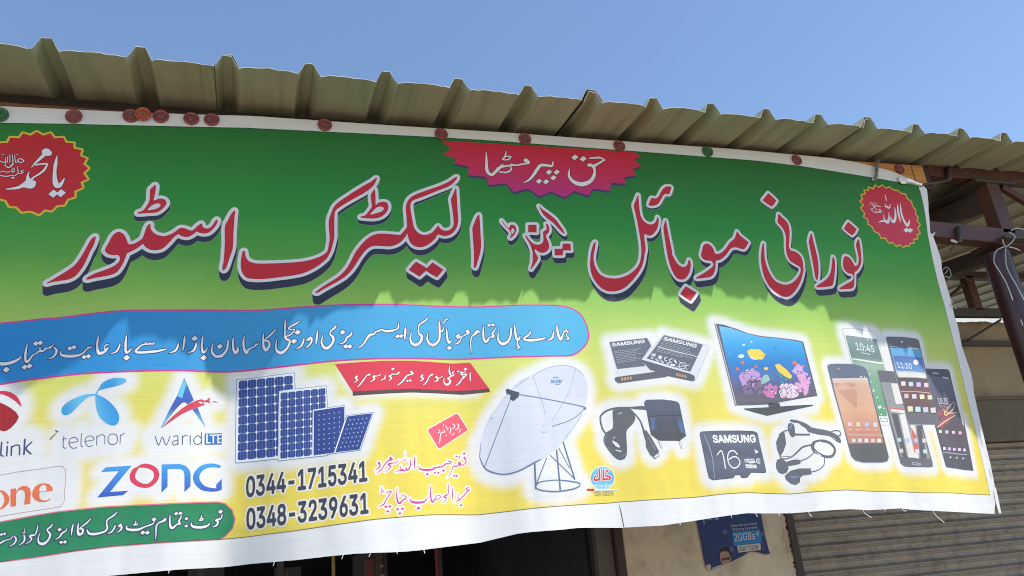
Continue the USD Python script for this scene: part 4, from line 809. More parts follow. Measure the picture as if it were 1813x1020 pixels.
bl = strokes("@ x\ns 825,931,14 875,931,14"); bl2 = strokes("@ x\ns 875,931,12 1010,931,10 1040,932,3")
shape("printer_badge", [("badge_disc", bc, vgrad(bc.bounds[3], bc.bounds[1], [(0, S(130, 200, 220)), (.5, S(60, 160, 205)), (1, S(150, 205, 225))]), 3), ("disc_rim", bc.buffer(0.004), S(228, 222, 190), 2), ("red_letters", bt, S(214, 52, 66), 6), ("letter_rim", bt.buffer(0.0025), (0.75, 0.75, 0.75), 5), ("white_letters", bt2.union(bl2), (0.78, 0.78, 0.78), 5), ("red_line", bl, S(200, 40, 50), 4), ("badge_number", bn, S(128, 134, 140), 4)])

LBL = S(98, 104, 116)
def fine_lines(frame, TL, TR, BL, BR, rows, seed, w=3.2):
    """rows of tiny print, too small to read even in the photograph"""
    r = np.random.default_rng(seed); q = quadmap(TL, TR, BL, BR, frame); G = []
    for j in range(rows):
        s = 0.0; end = r.uniform(.72, 1.0)
        while s < end:
            e = min(end, s+r.uniform(.03, .13)); a, b_ = TO([q(s, (j+.5)/rows), q(e, (j+.5)/rows)])
            G.append(LineString([a, b_]).buffer(w/FR[frame][2]*0.001, cap_style=2)); s = e+r.uniform(.012, .03)
    return shapely.union_all(G)
b1 = poly("y:215,270 725,215 760,215 800,290 790,330 700,470 870,660 970,735 340,820 300,795 285,760 320,715"); b1l = poly("y:218,270 722,215 780,320 650,500 700,590 320,632"); b1b = poly("y:285,755 310,738 350,732 870,662 1010,720 970,738 345,822 300,795")
s1 = textpoly("SAMSUNG", (248, 286), (688, 238), (255, 330), (692, 280), "y", True, .02); f1 = fine_lines("y", (278, 385), (700, 340), (325, 560), (640, 515), 8, 1)
k1 = shapely.union_all([poly(f"y:{x},{y} {x+22},{y-4} {x+26},{y+34} {x+4},{y+38}") for x, y in ((378, 750), (414, 745), (450, 740), (490, 734))])
b2 = poly("y:945,172 1545,318 1560,335 1375,770 1355,785 1320,790 970,715 690,560 650,500"); b2l = poly("y:950,178 1470,305 1300,668 715,490"); b2b = poly("y:650,505 1290,690 1345,715 1362,745 1355,785 1320,790 970,715 760,640 690,560")
s2 = textpoly("SAMSUNG", (955, 198), (1392, 303), (938, 240), (1378, 346), "y", True, .02)
f2 = fine_lines("y", (935, 240), (1390, 385), (835, 395), (1330, 515), 8, 2).union(strokes("@ y\ns 868,335,8 1395,468,8"))
ic = strokes("@ y\ns 800,425,14 785,455,14; s 830,430,14 815,460,14; s 795,440,12 830,448,12; o 895,475,26; s 985,478,10 955,485,10 960,515,10 985,520,10; s 1058,492,10 1025,505,10 1025,535,10 1050,542,10; s 1090,515,24 1110,545,24; s 1150,525,6 1260,640,6; s 1290,575,6 1110,605,6; s 1165,545,8 1240,560,8 1225,625,8 1150,610,8 1165,545,8; s 780,480,14 800,490,14; s 840,500,14 870,525,14; s 905,520,14 940,545,14; s 980,545,8 1020,570,8; s 1020,540,8 985,575,8; s 1045,575,26 1085,580,26")
k2 = shapely.union_all([poly(f"y:{x},{y} {x+20},{y+4} {x+28},{y+42} {x+8},{y+38}") for x, y in ((1112, 685), (1148, 694), (1184, 702), (1222, 711))])
silver, orange = S(212, 214, 220), S(214, 158, 104)
over = b2
shape("phone_battery_picture", [("battery_case", b1.difference(over), silver, 3), ("battery_label", b1l.difference(over), LBL, 4), ("battery_base", b1b.difference(over), S(92, 94, 104), 4), ("battery_letters", s1.union(f1).difference(over), S(224, 226, 230), 5), ("contacts", k1.difference(over), orange, 5)])
shape("phone_battery_picture", [("battery_case", b2, silver, 4), ("battery_label", b2l, LBL, 5), ("battery_base", b2b, S(92, 94, 104), 5), ("battery_letters", s2.union(f2).union(ic), S(224, 226, 230), 6), ("contacts", k2, orange, 6), ("battery_edge", b2.buffer(0.001), S(130, 134, 142), 3)], b1.union(b2))

cb = poly("z:615,215 640,190 840,185 1010,210 1040,240 1120,625 1060,670 1030,685 790,682 695,610 655,400 645,330 620,290")
cbl = poly("z:690,400 740,395 748,540 705,560").union(poly("z:1015,440 1062,430 1108,600 1055,580")); cin = strokes("@ z\ns 920,200,4 960,215,4 965,370,4 1045,690,5; s 660,385,4 1000,378,4 1070,375,4; s 700,390,6 715,400,6")
cpr = strokes("@ z\ns 800,690,30 822,765,22; s 1045,695,30 1062,770,18"); cpr2 = strokes("@ z\ns 803,690,18 822,762,12; s 1046,697,18 1060,768,8")
cab = strokes("@ z\ns 645,290,44 520,288,34 430,285,20 280,290,22 170,320,22 95,380,22 90,450,22 110,530,24 145,590,20; s 445,310,16 510,370,18 570,450,20 610,560,26; s 520,275,14 600,270,14")
bun = poly("z:255,290 440,290 500,370 505,430 470,490 410,550 400,610 405,700 405,860 350,915 280,900 200,820 135,720 125,650 160,580 230,540 240,470 235,380", 2)
slit = strokes("@ z\ns 240,690,20 285,730,44 315,755,20; s 275,795,12 335,810,16; s 300,362,8 345,345,9; s 160,560,8 220,510,14; s 240,655,8 265,635,8")
plug = poly("z:595,570 640,555 700,640 795,810 790,825 715,880 690,860 635,760 635,700"); ptip = poly("z:720,880 785,825 800,865 742,905"); ptip2 = poly("z:733,872 782,834 792,862 746,894")
gl = strokes("@ z\ns 660,640,5 750,790,7; s 250,480,4 240,430,4; s 150,620,6 135,680,5; s 330,880,5 395,850,6; s 180,760,4 230,830,5")
DK = S(94, 96, 104)
shape("phone_charger_picture", [("charger_body", cb, vgrad(cb.bounds[3], cb.bounds[1], [(0, S(88, 94, 112)), (.5, S(80, 84, 98)), (1, S(78, 76, 78))]), 4), ("charger_sheen", cbl, S(84, 106, 150), 5), ("charger_seams", cin, S(56, 60, 76), 6), ("pins", cpr, S(110, 112, 118), 3), ("pin_shine", cpr2, S(232, 232, 230), 4), ("cable", shapely.union_all([cab, bun.difference(slit), plug]), DK, 3), ("cable_sheen", gl, S(150, 154, 164), 5), ("plug_tip", ptip, S(70, 72, 80), 4), ("plug_shine", ptip2, S(214, 214, 214), 5)], shapely.union_all([cb, cab, bun, plug, cpr]))

tvf = poly("A1:82,72 180,85 300,125 420,170 560,200 720,215 900,238 975,255 1118,800 960,825 760,860 640,885 290,897"); tvs = poly("A1:130,100 250,120 400,172 560,210 720,222 962,262 1095,790 900,820 600,860 305,862")
stand = poly("A1:620,870 735,870 745,905 1070,888 1075,900 610,1000 380,935 380,925 630,912")
r4 = np.random.default_rng(4)
def blob(cx, cy, rx, ry, n, r0, r1):
    o = []
    for _ in range(n):
        a, q = r4.uniform(0, 6.28), math.sqrt(r4.uniform(0, 1)); o.append(f"o {cx+rx*q*math.cos(a):.0f},{cy+ry*q*math.sin(a):.0f},{r4.uniform(r0, r1):.0f}")
    return strokes("@ A1\n"+"\n".join(o)).intersection(tvs)
coral = [(blob(450, 610, 95, 95, 26, 12, 30), S(190, 150, 200)), (blob(430, 580, 70, 70, 22, 5, 10), S(226, 200, 226)), (blob(480, 720, 110, 70, 30, 10, 24), S(124, 112, 138)), (blob(650, 750, 70, 60, 26, 10, 22), S(206, 118, 176)), (blob(650, 745, 70, 60, 30, 4, 9), S(240, 210, 232)), (blob(830, 745, 95, 70, 34, 12, 26), S(226, 206, 220)), (blob(830, 745, 95, 75, 34, 4, 8), S(196, 120, 170)),
         (blob(975, 660, 70, 110, 36, 12, 26), S(222, 158, 200)), (blob(980, 690, 65, 100, 30, 4, 9), S(244, 220, 236)), (blob(920, 540, 50, 45, 16, 10, 20), S(196, 170, 214)), (blob(740, 610, 100, 55, 20, 8, 16), S(56, 150, 160))]
fish = [(poly("A1:410,350 450,328 540,335 575,370 595,378 585,405 575,420 560,437 480,425 430,400"), S(236, 206, 84)), (poly("A1:690,490 730,475 800,530 845,580 862,600 850,630 790,605 720,550"), S(236, 206, 84)), (poly("A1:432,395 480,422 540,432 480,437 440,415"), S(240, 238, 232)), (poly("A1:318,402 340,384 370,386 384,402 360,420 330,416"), S(240, 240, 240)), (poly("A1:578,525 595,508 615,512 624,528 605,543 585,540"), S(226, 200, 96)), (poly("A1:550,680 570,600 600,583 625,595 642,640 590,675"), S(150, 190, 180)),
        (strokes("@ A1\no 365,465,18; o 500,505,16; o 315,530,16; o 885,468,20; o 975,500,13; o 905,480,12"), S(224, 112, 80)), (strokes("@ A1\no 377,288,12; o 455,258,8; d 230,365,8"), S(220, 235, 240)), (strokes("@ A1\nd 225,362,8; d 690,308,7; d 800,410,7; d 640,405,6; d 570,398,8"), S(50, 90, 130))]
sea = vgrad(tvs.bounds[3], tvs.bounds[1], [(0, S(110, 190, 232)), (.25, S(58, 160, 216)), (.5, S(44, 128, 196)), (.68, S(84, 108, 168)), (.85, S(98, 92, 118)), (1, S(108, 100, 112))])
tv = shape("television_picture", [("tv_frame", tvf, S(96, 98, 108), 3), ("tv_edge", strokes("@ A1\ns 95,80,10 300,885,10"), S(190, 190, 198), 4), ("tv_screen", tvs, sea, 4), ("tv_stand", stand, S(78, 80, 88), 3)], tvf.union(stand))
for g, c in coral: lay("coral", g, c, 5, tv)
for g, c in fish: lay("fish", g, c, 6, tv)

sdc = poly("B1:150,300 160,282 185,272 400,262 690,258 900,268 945,290 965,380 1065,800 1060,838 860,835 805,905 730,910 705,868 640,870 610,912 330,940 280,915 250,800")
sdt = shapely.union_all([textpoly("SAMSUNG", (318, 322), (918, 318), (338, 420), (930, 414), "B1", True, .03), textpoly("micro", (765, 640), (902, 632), (775, 698), (908, 690), "B1"), strokes("@ B1\ns 388,595,13 455,540,15 505,780,17; s 670,585,15 620,535,15 560,550,15 535,620,15 555,720,15 620,775,15 680,750,15 705,690,15 670,630,15 610,620,15 555,655,13; g 905,515 965,545 925,580; s 890,698,14 835,702,14; s 905,700,10 915,690,10 880,690,10; s 985,660,10 960,645,10 935,665,10 940,695,10 965,710,10 985,695,10; s 975,668,7 955,668,7 955,685,7 975,690,7; g 780,725 930,730 935,778 790,775")])
sdh = strokes("@ B1\ns 795,740,6 800,765,6; s 840,740,6 845,765,6; s 797,752,6 842,752,6; s 910,742,6 870,742,6 872,765,6 915,765,6"); sdr = strokes("@ B1\ns 205,300,5 270,450,9 320,620,8 340,780,6 355,920,5")
shape("memory_card_picture", [("card_face", sdc, lambda X, Z: np.array(S(96, 103, 118))*(0.94+0.12*np.sin(Z*70+X*6))[:, None], 3), ("card_rim", sdc.buffer(0.0015), S(60, 66, 80), 2), ("card_ridge", sdr, S(176, 182, 194), 4), ("card_letters", sdt, S(236, 236, 236), 5), ("card_marks", sdh, S(86, 94, 112), 6)], sdc)

eo = strokes("""@ C1
s 345,170,30 420,185,40 500,220,50 560,260,60; s 560,275,64 660,300,64 760,315,60 830,340,64 900,385,70 925,410,50; s 345,240,86 350,290,84 360,335,64; s 390,335,26 560,335,26
s 830,300,12 880,288,12 930,300,13 940,340,13 900,355,12; s 300,285,14 255,300,14 200,340,14; s 210,600,12 225,620,13 280,628,13 350,605,14 420,545,18 480,490,20 560,465,18 600,465,18; s 215,595,7 330,602,8
s 620,430,30 700,412,30 800,432,32 860,490,34 868,550,30 830,598,28 760,602,30 690,572,30 625,530,44 600,475,44 625,430,30; s 620,555,11 540,620,11 440,660,13; s 300,690,52 380,672,62 435,665,52; s 745,610,11 740,700,11 680,760,11 595,785,13
g 262,300 190,360 162,430 175,520 210,602 252,540 285,450 275,370; g 160,690 175,640 215,625 260,640 300,690 315,745 290,795 240,815 195,795 165,745; g 268,830 340,770 440,745 580,742 592,815 480,830 452,860 450,910 400,945 340,930 280,880""")
es = strokes("@ C1\ns 400,200,12 430,210,22 465,230,8; s 410,245,14 470,265,16; s 410,318,12 550,322,8; s 640,440,10 700,425,14; s 655,555,10 700,590,14; s 860,315,8 900,335,8; s 780,350,5 880,395,6; o 640,540,7; s 240,608,5 320,608,5"); eg = strokes("@ C1\ns 330,845,12 380,850,30 440,840,12; s 340,260,30 350,220,24")
shape("earphones_picture", [("earphone_ink", eo.difference(es), S(98, 101, 110), 3), ("earphone_sheen", eg, S(110, 128, 156), 4)], eo)

def icons(frame, TL, TR, BL, BR, cols, rows, seed, size):
    q = quadmap(TL, TR, BL, BR, frame); r = np.random.default_rng(seed); out = []
    for j in range(rows):
        for i in range(cols):
            s, t = (i+.5)/cols, (j+.5)/rows; c = q(s, t); w = size/FR[frame][2]
            out.append((Polygon(TO([c+[-w, -w*.9], c+[w*.9, -w], c+[w*1.1, w*.9], c+[-w*.8, w]])), tuple(r.uniform(.45, .8, 3)*np.array([1, 1, .95]))))
    return out
pA = poly("D1:405,120 415,100 430,90 540,95 700,125 830,140 860,160 880,190 920,330 1010,680 1010,680 E1:920,0 985,455 860,452 700,300 600,0"); pAs = poly("D1:440,185 880,240 1000,680 E1:905,60 955,345 842,340 700,200 D1:560,620")
pB = poly("D1:195,620 210,600 230,590 330,585 560,590 680,620 720,645 745,680 770,760 E1:750,0 860,430 970,870 950,920 880,935 640,935 540,910 490,860 450,720 380,440 255,0"); pBs = poly("D1:258,785 745,778 E1:735,0 905,690 455,697 270,0")
pC = poly("F1:18,440 25,432 40,430 190,440 300,600 G1:385,245 470,560 470,585 440,592 260,588 235,583 205,560 125,260"); pCs = poly("F1:50,545 230,560 300,700 G1:385,290 450,520 210,505 155,310")
pD = poly("F1:105,105 112,95 125,92 300,98 410,112 432,128 440,150 640,955 636,970 625,978 470,972 340,965 322,940"); pDs = poly("F1:145,205 450,225 608,875 312,850")
pE = poly("F1:505,410 720,418 738,430 745,450 885,1010 G1:722,190 805,620 690,606 588,592 575,580 480,220"); pEs = poly("F1:520,470 750,520 G1:705,190 780,500 555,470 480,220")
BC_ = shapely.union_all([pB, pC, pD]); 
A_ = pA.difference(BC_)
GR = S(106, 106, 111)
sp = "smartphone_picture"
q_ = shape(sp, [("phone_case", A_, S(232, 234, 234), 3), ("case_rim", A_.buffer(0.0016).difference(BC_), S(110, 116, 124), 2), ("phone_screen", pAs.difference(BC_), vgrad(pA.bounds[3], pA.bounds[1], [(0, S(140, 160, 160)), (.3, S(112, 132, 128)), (.38, S(160, 180, 160)), (.5, S(126, 164, 136)), (1, S(92, 152, 104))]), 4),
   ("clock", textpoly("10:45", (575, 285), (836, 330), (600, 388), (850, 425), "D1", False), S(232, 236, 236), 5), ("screen_marks", strokes("@ D1\ns 670,430,7 790,455,7; s 545,515,16 960,575,22; d 930,575,14; d 780,730,10; d 795,830,9; d 835,945,12; d 750,250,9; d 810,250,10; s 605,145,8 690,155,8; o 795,178,10; o 725,165,8\n@ E1\nd 825,100,12; d 855,225,24; d 910,240,10; d 875,320,10; d 775,20,10").difference(BC_), S(222, 232, 222), 5), ("home_key", strokes("@ E1\ns 862,365,6 945,372,6 952,415,6 870,405,6 862,365,6").difference(BC_), S(90, 96, 104), 5)])
qc = shape(sp, [("phone_case", pC.difference(pD.union(pB)), GR, 4), ("phone_screen", pCs.difference(pD), S(150, 150, 150), 5), ("screen_panels", strokes("@ F1\ng 155,560 225,565 290,760 205,770\n@ G1\ng 195,160 240,150 330,515 270,510; g 285,245 325,245 355,520 325,515; g 118,92 235,115 240,150 130,135").difference(pD), S(222, 218, 212), 6), ("screen_strip", strokes("@ G1\ng 118,95 232,112 234,124 122,110; g 290,260 345,350 350,470 318,470").difference(pD), S(210, 110, 96), 7), ("screen_dark", strokes("@ G1\ng 130,150 180,150 260,515 222,500; g 335,250 372,250 420,515 370,515").difference(pD), S(96, 94, 98), 6), ("home_key", strokes("@ G1\ns 302,552,5 365,560,5 362,572,5 305,566,5 302,552,5"), S(190, 190, 192), 6)])
for g, c in icons("G1", (150, 320), (430, 330), (185, 500), (440, 505), 4, 2, 11, 17): lay("app_icon", g.difference(pD), c, 8, qc)
flare = strokes("@ F1\ns 690,830,8 700,880,10 770,830,8 800,760,5; s 690,870,7 740,790,6 790,740,4; s 620,1000,6 700,940,9 800,880,4; s 670,820,6 740,860,6 830,850,4"); fl2 = strokes("@ F1\no 650,860,34; o 700,930,46; o 740,880,40; o 650,970,40; o 690,800,26").intersection(pE)
qe = shape(sp, [("phone_case", pE.difference(pD), S(84, 84, 92), 4), ("phone_screen", pEs.difference(pD), vgrad(pE.bounds[3], pE.bounds[1], [(0, S(104, 110, 124)), (.35, S(94, 92, 106)), (.6, S(96, 84, 92)), (1, S(84, 88, 102))]), 5), ("flare_glow", fl2.difference(pD), S(150, 84, 100), 6), ("flare", flare.difference(pD), S(226, 196, 150), 7), ("clock", textpoly("10:35", (622, 705), (720, 712), (632, 765), (726, 772), "F1", False).difference(pD), S(214, 214, 218), 7), ("screen_marks", strokes("@ F1\ns 570,455,8 630,462,8; s 675,500,10 730,510,10; s 640,785,4 730,800,4\n@ G1\ns 555,468,4 752,486,4; d 615,508,9; d 668,512,9; d 720,518,9; s 700,80,5 745,300,4 800,590,4"), S(190, 194, 204), 6)])
for g, c in icons("G1", (500, 265), (715, 285), (510, 325), (725, 335), 4, 1, 12, 13) + icons("G1", (540, 405), (745, 425), (548, 465), (755, 475), 5, 1, 13, 12): lay("app_icon", g, c, 7, qe)
qd = shape(sp, [("phone_case", pD, GR, 6), ("case_rim", pD.buffer(0.0012), S(190, 190, 194), 5), ("phone_screen", pDs, vgrad(pDs.bounds[3], pDs.bounds[1], [(0, S(104, 176, 218)), (.2, S(96, 150, 206)), (.4, S(206, 206, 200)), (.46, S(88, 84, 90)), (.7, S(124, 86, 82)), (1, S(92, 88, 92))]), 7), ("clock_panel", poly("F1:180,285 460,305 490,455 212,432"), vgrad(pDs.bounds[3], pDs.bounds[1], [(0, S(66, 92, 150)), (.4, S(110, 150, 206)), (1, S(110, 150, 206))]), 8), ("moon", strokes("@ F1\no 405,350,28"), S(232, 222, 224), 9), ("clock", textpoly("11:30", (205, 348), (356, 360), (226, 406), (368, 416), "F1", False), S(238, 238, 240), 9), ("screen_marks", strokes("@ F1\ns 190,298,7 255,306,7; s 255,640,4 548,660,4; s 400,455,8 470,468,8; s 160,190,5 230,200,5; s 340,205,8 430,215,8; o 262,145,10; g 225,445 500,480 505,512 230,500"), S(220, 218, 210), 8)])
for g, c in icons("F1", (230, 520), (540, 545), (245, 600), (550, 615), 4, 1, 21, 23) + icons("F1", (260, 650), (575, 670), (275, 720), (590, 735), 4, 1, 22, 23) + icons("F1", (300, 780), (610, 800), (315, 850), (620, 865), 4, 1, 23, 27): lay("app_icon", g, c, 9, qd)
qb = shape(sp, [("phone_case", pB, vgrad(pB.bounds[3], pB.bounds[1], [(0, S(104, 112, 128)), (.25, S(98, 112, 140)), (.6, S(96, 96, 98)), (1, S(92, 92, 92))]), 7), ("case_rim", pB.buffer(0.0022), S(150, 156, 168), 6), ("phone_screen", pBs, vgrad(pBs.bounds[3], pBs.bounds[1], [(0, S(218, 204, 190)), (.1, S(206, 168, 146)), (.5, S(214, 168, 136)), (.8, S(200, 140, 118)), (1, S(176, 124, 112))]), 8), ("screen_facets", poly("D1:275,850 360,850 320,930").union(poly("D1:430,850 560,850 590,880 540,915")).union(poly("E1:300,0 560,0 560,250")), S(196, 150, 126), 9), ("screen_line", strokes("@ E1\ns 440,582,5 885,588,5; s 455,510,5 495,512,5; s 545,513,5 615,516,5; s 670,515,5 730,518,5; s 780,518,5 825,522,5\n@ D1\ns 330,655,6 365,655,6; d 660,760,14; d 710,765,9"), S(238, 214, 200), 9)])
for g, c in icons("E1", (405, 400), (845, 410), (420, 490), (850, 500), 4, 1, 31, 27) + icons("E1", (470, 610), (880, 615), (480, 700), (890, 700), 5, 1, 32, 25): lay("app_icon", g, c, 10, qb)
items.append(shapely.union_all([pA, pB, pC, pD, pE]))

# ------------------------------------------------------------------ the printed ground itself, with pale halos round the goods
HAL = shapely.union_all(items); shapely.prepare(HAL)
zT, zB = 3.27, 1.80
ramp = [(0, S(22, 106, 28)), (.10, S(25, 118, 30)), (.24, S(36, 142, 46)), (.36, S(84, 162, 58)), (.45, S(136, 188, 78)), (.54, S(178, 204, 100)), (.64, S(208, 212, 108)), (.76, S(222, 209, 92)), (.88, S(228, 208, 84)), (1, S(230, 209, 88))]
rp_, rc = np.array([a for a, _ in ramp]), np.array([c for _, c in ramp])
def field_ink(X, Z):
    t = np.clip((zT-Z)/(zT-zB), 0, 1); c = np.stack([np.interp(t, rp_, rc[:, k]) for k in range(3)], -1)
    d = shapely.distance(shapely.points(X, Z), HAL); h = np.clip(1-(d-0.012)/0.042, 0, 1); h = h*h*(3-2*h)
    c = c*(1-h[:, None]) + np.array(WHITE)*h[:, None]
    return c
lay("printed_ground", field_g, field_ink, 1, ban)
lp = [pts(right_print), pts(print_bot)]
ln = LineString(TO(np.vstack(lp))).buffer(0.0011)
lay("print_edge_line", ln.intersection(cloth_g), S(90, 92, 84), 2, ban)
lt_ = LineString(TO(pts(print_top))).buffer(0.0012)
lay("print_edge_line", lt_.intersection(cloth_g), S(20, 60, 34), 2, ban)
mark = strokes("@ q\ns 650,855,24 690,815,22 740,765,8"); lay("leaf_stain", mark, S(150, 140, 40), 2, ban)
lay("leaf_stain", strokes("@ q\ns 718,745,14 750,762,12"), S(70, 62, 20), 3, ban)

# ------------------------------------------------------------------ battens, caps, ropes, threads
def batten(name, xa, xb, za, zb, h, mat, label, y0=2.500, y1=2.536):
    t = thing(name, label, "batten", (xa, y0, za))
    n = 24; xs = np.linspace(xa, xb, n); V, Fc = [], []; r = np.random.default_rng(int(abs(xa)*100))
    for x in xs:
        zt_ = za+(zb-za)*(x-xa)/(xb-xa)+r.uniform(-.0012, .0012); c = .003
        V += [(x, y0+c, zt_), (x, y0, zt_-c), (x, y0, zt_-h+c), (x, y0+c, zt_-h), (x, y1-c, zt_-h), (x, y1, zt_-h+c), (x, y1, zt_-c), (x, y1-c, zt_)]
    for i in range(n-1):
        for k in range(8):
            q = (k+1) % 8; a, c_ = 8*i, 8*i+8; Fc += [[a+k, c_+q, a+q], [a+k, c_+k, c_+q]]
    e = 8*(n-1)
    for k in range(1, 7): Fc += [[0, k, k+1], [e, e+k+1, e+k]]
    m = trimesh.Trimesh(np.array(V), np.array(Fc), process=False); m.fix_normals()
    part("plank", m, mat, t, smooth=25); return t
l0, l1, r0, r1 = at(-420, 150, 2.500), at(251, 197.5, 2.500), at(252, 203, 2.500), at(1632, 292.5, 2.500)
batten("wooden_batten", l0[0], l1[0], l0[2], l1[2], 0.10, "oldwood", "old reddish wooden batten behind the hem at the upper left corner")
wb_ = batten("wooden_batten", r0[0]+.004, r1[0], r0[2], r1[2], 0.107, "newwood", "orange wooden batten whose bare end sticks out beyond the top right corner of the banner")
crk = at(1617, 307, 2.4995)
part("split", box(crk[0]-.0015, crk[0]+.0015, 2.4985, 2.5003, crk[2]-.045, crk[2]+.04), "nailhole", wb_)

def cap_mesh():
    prof = [(0, .0052), (.004, .0052), (.0075, .0040), (.018, .0036), (.0205, .0062), (.0235, .0068), (.0255, .0050), (.0268, .0012), (.0262, -.0022)]
    ns = 63; V, Fc = [], []
    for i, (r, h) in enumerate(prof):
        for k in range(ns):
            a = 2*math.pi*k/ns; rr = r + (0.0007*math.cos(21*a) if i >= 6 else 0); V.append((rr*math.cos(a), -h, rr*math.sin(a)))
    for i in range(len(prof)-1):
        for k in range(ns):
            q = (k+1) % ns; a, c = i*ns, (i+1)*ns; Fc += [[a+k, a+q, c+q], [a+k, c+q, c+k]]
    return trimesh.Trimesh(np.array(V), np.array(Fc), process=False)
CAP = cap_mesh()
ring = tube([(0.0065*math.cos(t)+.002, -.0062-.001*math.sin(t), 0.0055*math.sin(t)-.004) for t in np.linspace(0, 5.6, 15)], 0.0010, 6)
nail = trimesh.creation.icosphere(2, 0.0036); nail.apply_scale((1, .45, 1)); nail.apply_translation((0, -.0056, 0))
protos = {}
def bottle_cap(px, py, mat, label, dy=0.0, tilt=0.0, size=1.0, group="washer caps nailed along the banner's top hem"):
    xz = px2xz([(px, py)])[0]; y = float(surf(np.array([xz[0]]), np.array([xz[1]]))[0][0, 1]) - 0.003 - dy
    x = UsdGeom.Xform.Define(stage, path_for("washer_cap")); p = x.GetPrim()
    x.AddTranslateOp().Set(Gf.Vec3d(xz[0], y, xz[1])); x.AddRotateYOp().Set(float(tilt)); x.AddRotateXOp().Set(random.uniform(-6, 5)); x.AddScaleOp().Set(Gf.Vec3f(size, size, size))
    if mat in protos:
        p.GetReferences().AddInternalReference(protos[mat]); p.SetInstanceable(True)
    else:
        protos[mat] = p.GetPath(); b0 = p.GetPath().pathString
        for nm, m, mt in (("disc", CAP, mat), ("nail", nail, "nailhole"), ("wire_loop", ring, "nail")):
            v, f, n = meshkit.arrays(m, 35); raw(b0+"/"+nm, v, f, n, mt)
    tag(p, label, "washer cap", group); return p
caps = [(0, 204, "capgreen", "green cap cut off by the photo's left edge"), (131, 207, "capred", "red cap alone above the left seal"), (232, 206, "capred", "red cap half under the orange cap"), (254, 205, "caporange", "bright orange red cap overlapping its red neighbour"),
        (285, 207, "capred", "red cap just right of the orange cap"), (339, 211, "capred", "left one of the close red pair right of the orange cap"), (375, 212.5, "capred", "right one of the close red pair right of the orange cap"), (575, 222, "capred", "red cap alone above the middle of the Urdu word for electric"),
        (781, 238, "capred", "red cap at the left tip of the crimson star"), (929, 247, "capred", "red cap above the middle of the crimson star"), (1096, 259, "capred", "red cap above the right end of the crimson star"), (1252, 269, "capgreen", "small green cap right of the crimson star"), (1410, 284, "capred", "red cap alone near the right end of the white hem")]
for i, (px, py, mt, lb) in enumerate(caps): bottle_cap(px, py, mt, lb, dy=0.008 if mt == "caporange" else 0.0, tilt=random.uniform(0, 360))
bx_ = at(1592, 300, 2.4995)
x = UsdGeom.Xform.Define(stage, path_for("washer_cap")); x.AddTranslateOp().Set(Gf.Vec3d(bx_[0], 2.4970, bx_[2])); x.AddRotateYOp().Set(40.0)
x.GetPrim().GetReferences().AddInternalReference(protos["capred"]); x.GetPrim().SetInstanceable(True)
tag(x.GetPrim(), "dull red cap nailed on the bare orange wood end", "washer cap", "washer caps nailed along the banner's top hem")

# crumpled end of the top hem
c0 = at(1598, 319, 2.478); cm = trimesh.creation.icosphere(3, 1.0); v = np.array(cm.vertices)
v *= (1+0.9*(meshkit.fbm(v*2.2+5, 4, 3)-.5))[:, None]; cm.vertices = v*[.024, .008, .020]; cm.apply_translation(c0)
tail = [at(1604, 319, 2.474), at(1614, 321, 2.474), at(1624, 325, 2.476), at(1631, 327, 2.478)]
part("crumpled_corner", trimesh.util.concatenate([cm, tube(tail, [.012, .009, .006, .007], 7)]), "thread", ban, smooth=50)
# pinched tie of the right hem
pk = at(1649, 416, YBAN-.004)
part("pinch_knot", tube([at(1645, 413, YBAN-.008), at(1650, 417, YBAN-.010), at(1655, 412, YBAN-.008)], [.004, .005, .003], 6), "thread", ban)
th = ["486,995 484,1002", "608.5,981 605,990", "657,978 653,986", "702,976.5 704,981", "749.7,973 752,980", "1202,925 1205,930", "1295,912 1295,917", "1336.7,907.5 1338,911 1341,915", "1378,909 1380,914", "1431.6,906.5 1433,911 1437.5,914.5", "1527,902 1530.5,909 1542.4,916.5", "1565,901 1567,905", "1596,899 1598.5,904 1604,905", "1650,903 1658,914.6 1671.4,925.4", "300,1009 298,1015"]
for s in th:
    P = pts("X:"+s); xz = px2xz(P); q, _ = surf(xz[:, 0], xz[:, 1], 2); part("loose_thread", tube(catmull(q, 3), 0.0013, 5), "thread", ban, smooth=True)

rp_t = thing("tie_rope", "grey green cord looped over the batten and hem near the right end", "rope", tuple(at(1552, 300, 2.476)))
part("strand", tube(catmull([at(1557, 281, 2.50), at(1555.5, 283, 2.478), at(1554, 292, 2.472), at(1553, 302, 2.472), at(1550, 314, 2.474), at(1547, 321, 2.478)], 4), [.006]*21, 8), "rope", rp_t, smooth=True)
part("strand", tube(catmull([at(1553, 281, 2.50), at(1551.5, 284, 2.479), at(1551, 296, 2.474), at(1551, 308, 2.474), at(1555, 312, 2.478)], 4), [.004]*17, 7), "rope", rp_t, smooth=True)
part("loose_end", tube([at(1547, 320, 2.478), at(1545, 316, 2.472), at(1544, 320, 2.47)], .0016, 5), "thread", rp_t)

cr = thing("corner_rope", "dark rope from the banner's top right corner up to the red steel beam", "rope", tuple(at(1640, 328, 2.5)))
part("rope", tube(catmull([at(1629, 329, 2.485), at(1636, 327, 2.49), at(1652, 324, 2.51), at(1670, 321, 2.53), at(1682, 318, 2.533), at(1684, 306, 2.533), at(1684, 294, 2.534)], 4), .006, 7), "darksteel", cr, smooth=True)
part("wrap", tube(catmull([at(1679, 296, 2.534), at(1680, 307, 2.528), at(1678, 321, 2.534)], 5), .012, 8), "darksteel", cr, smooth=True)

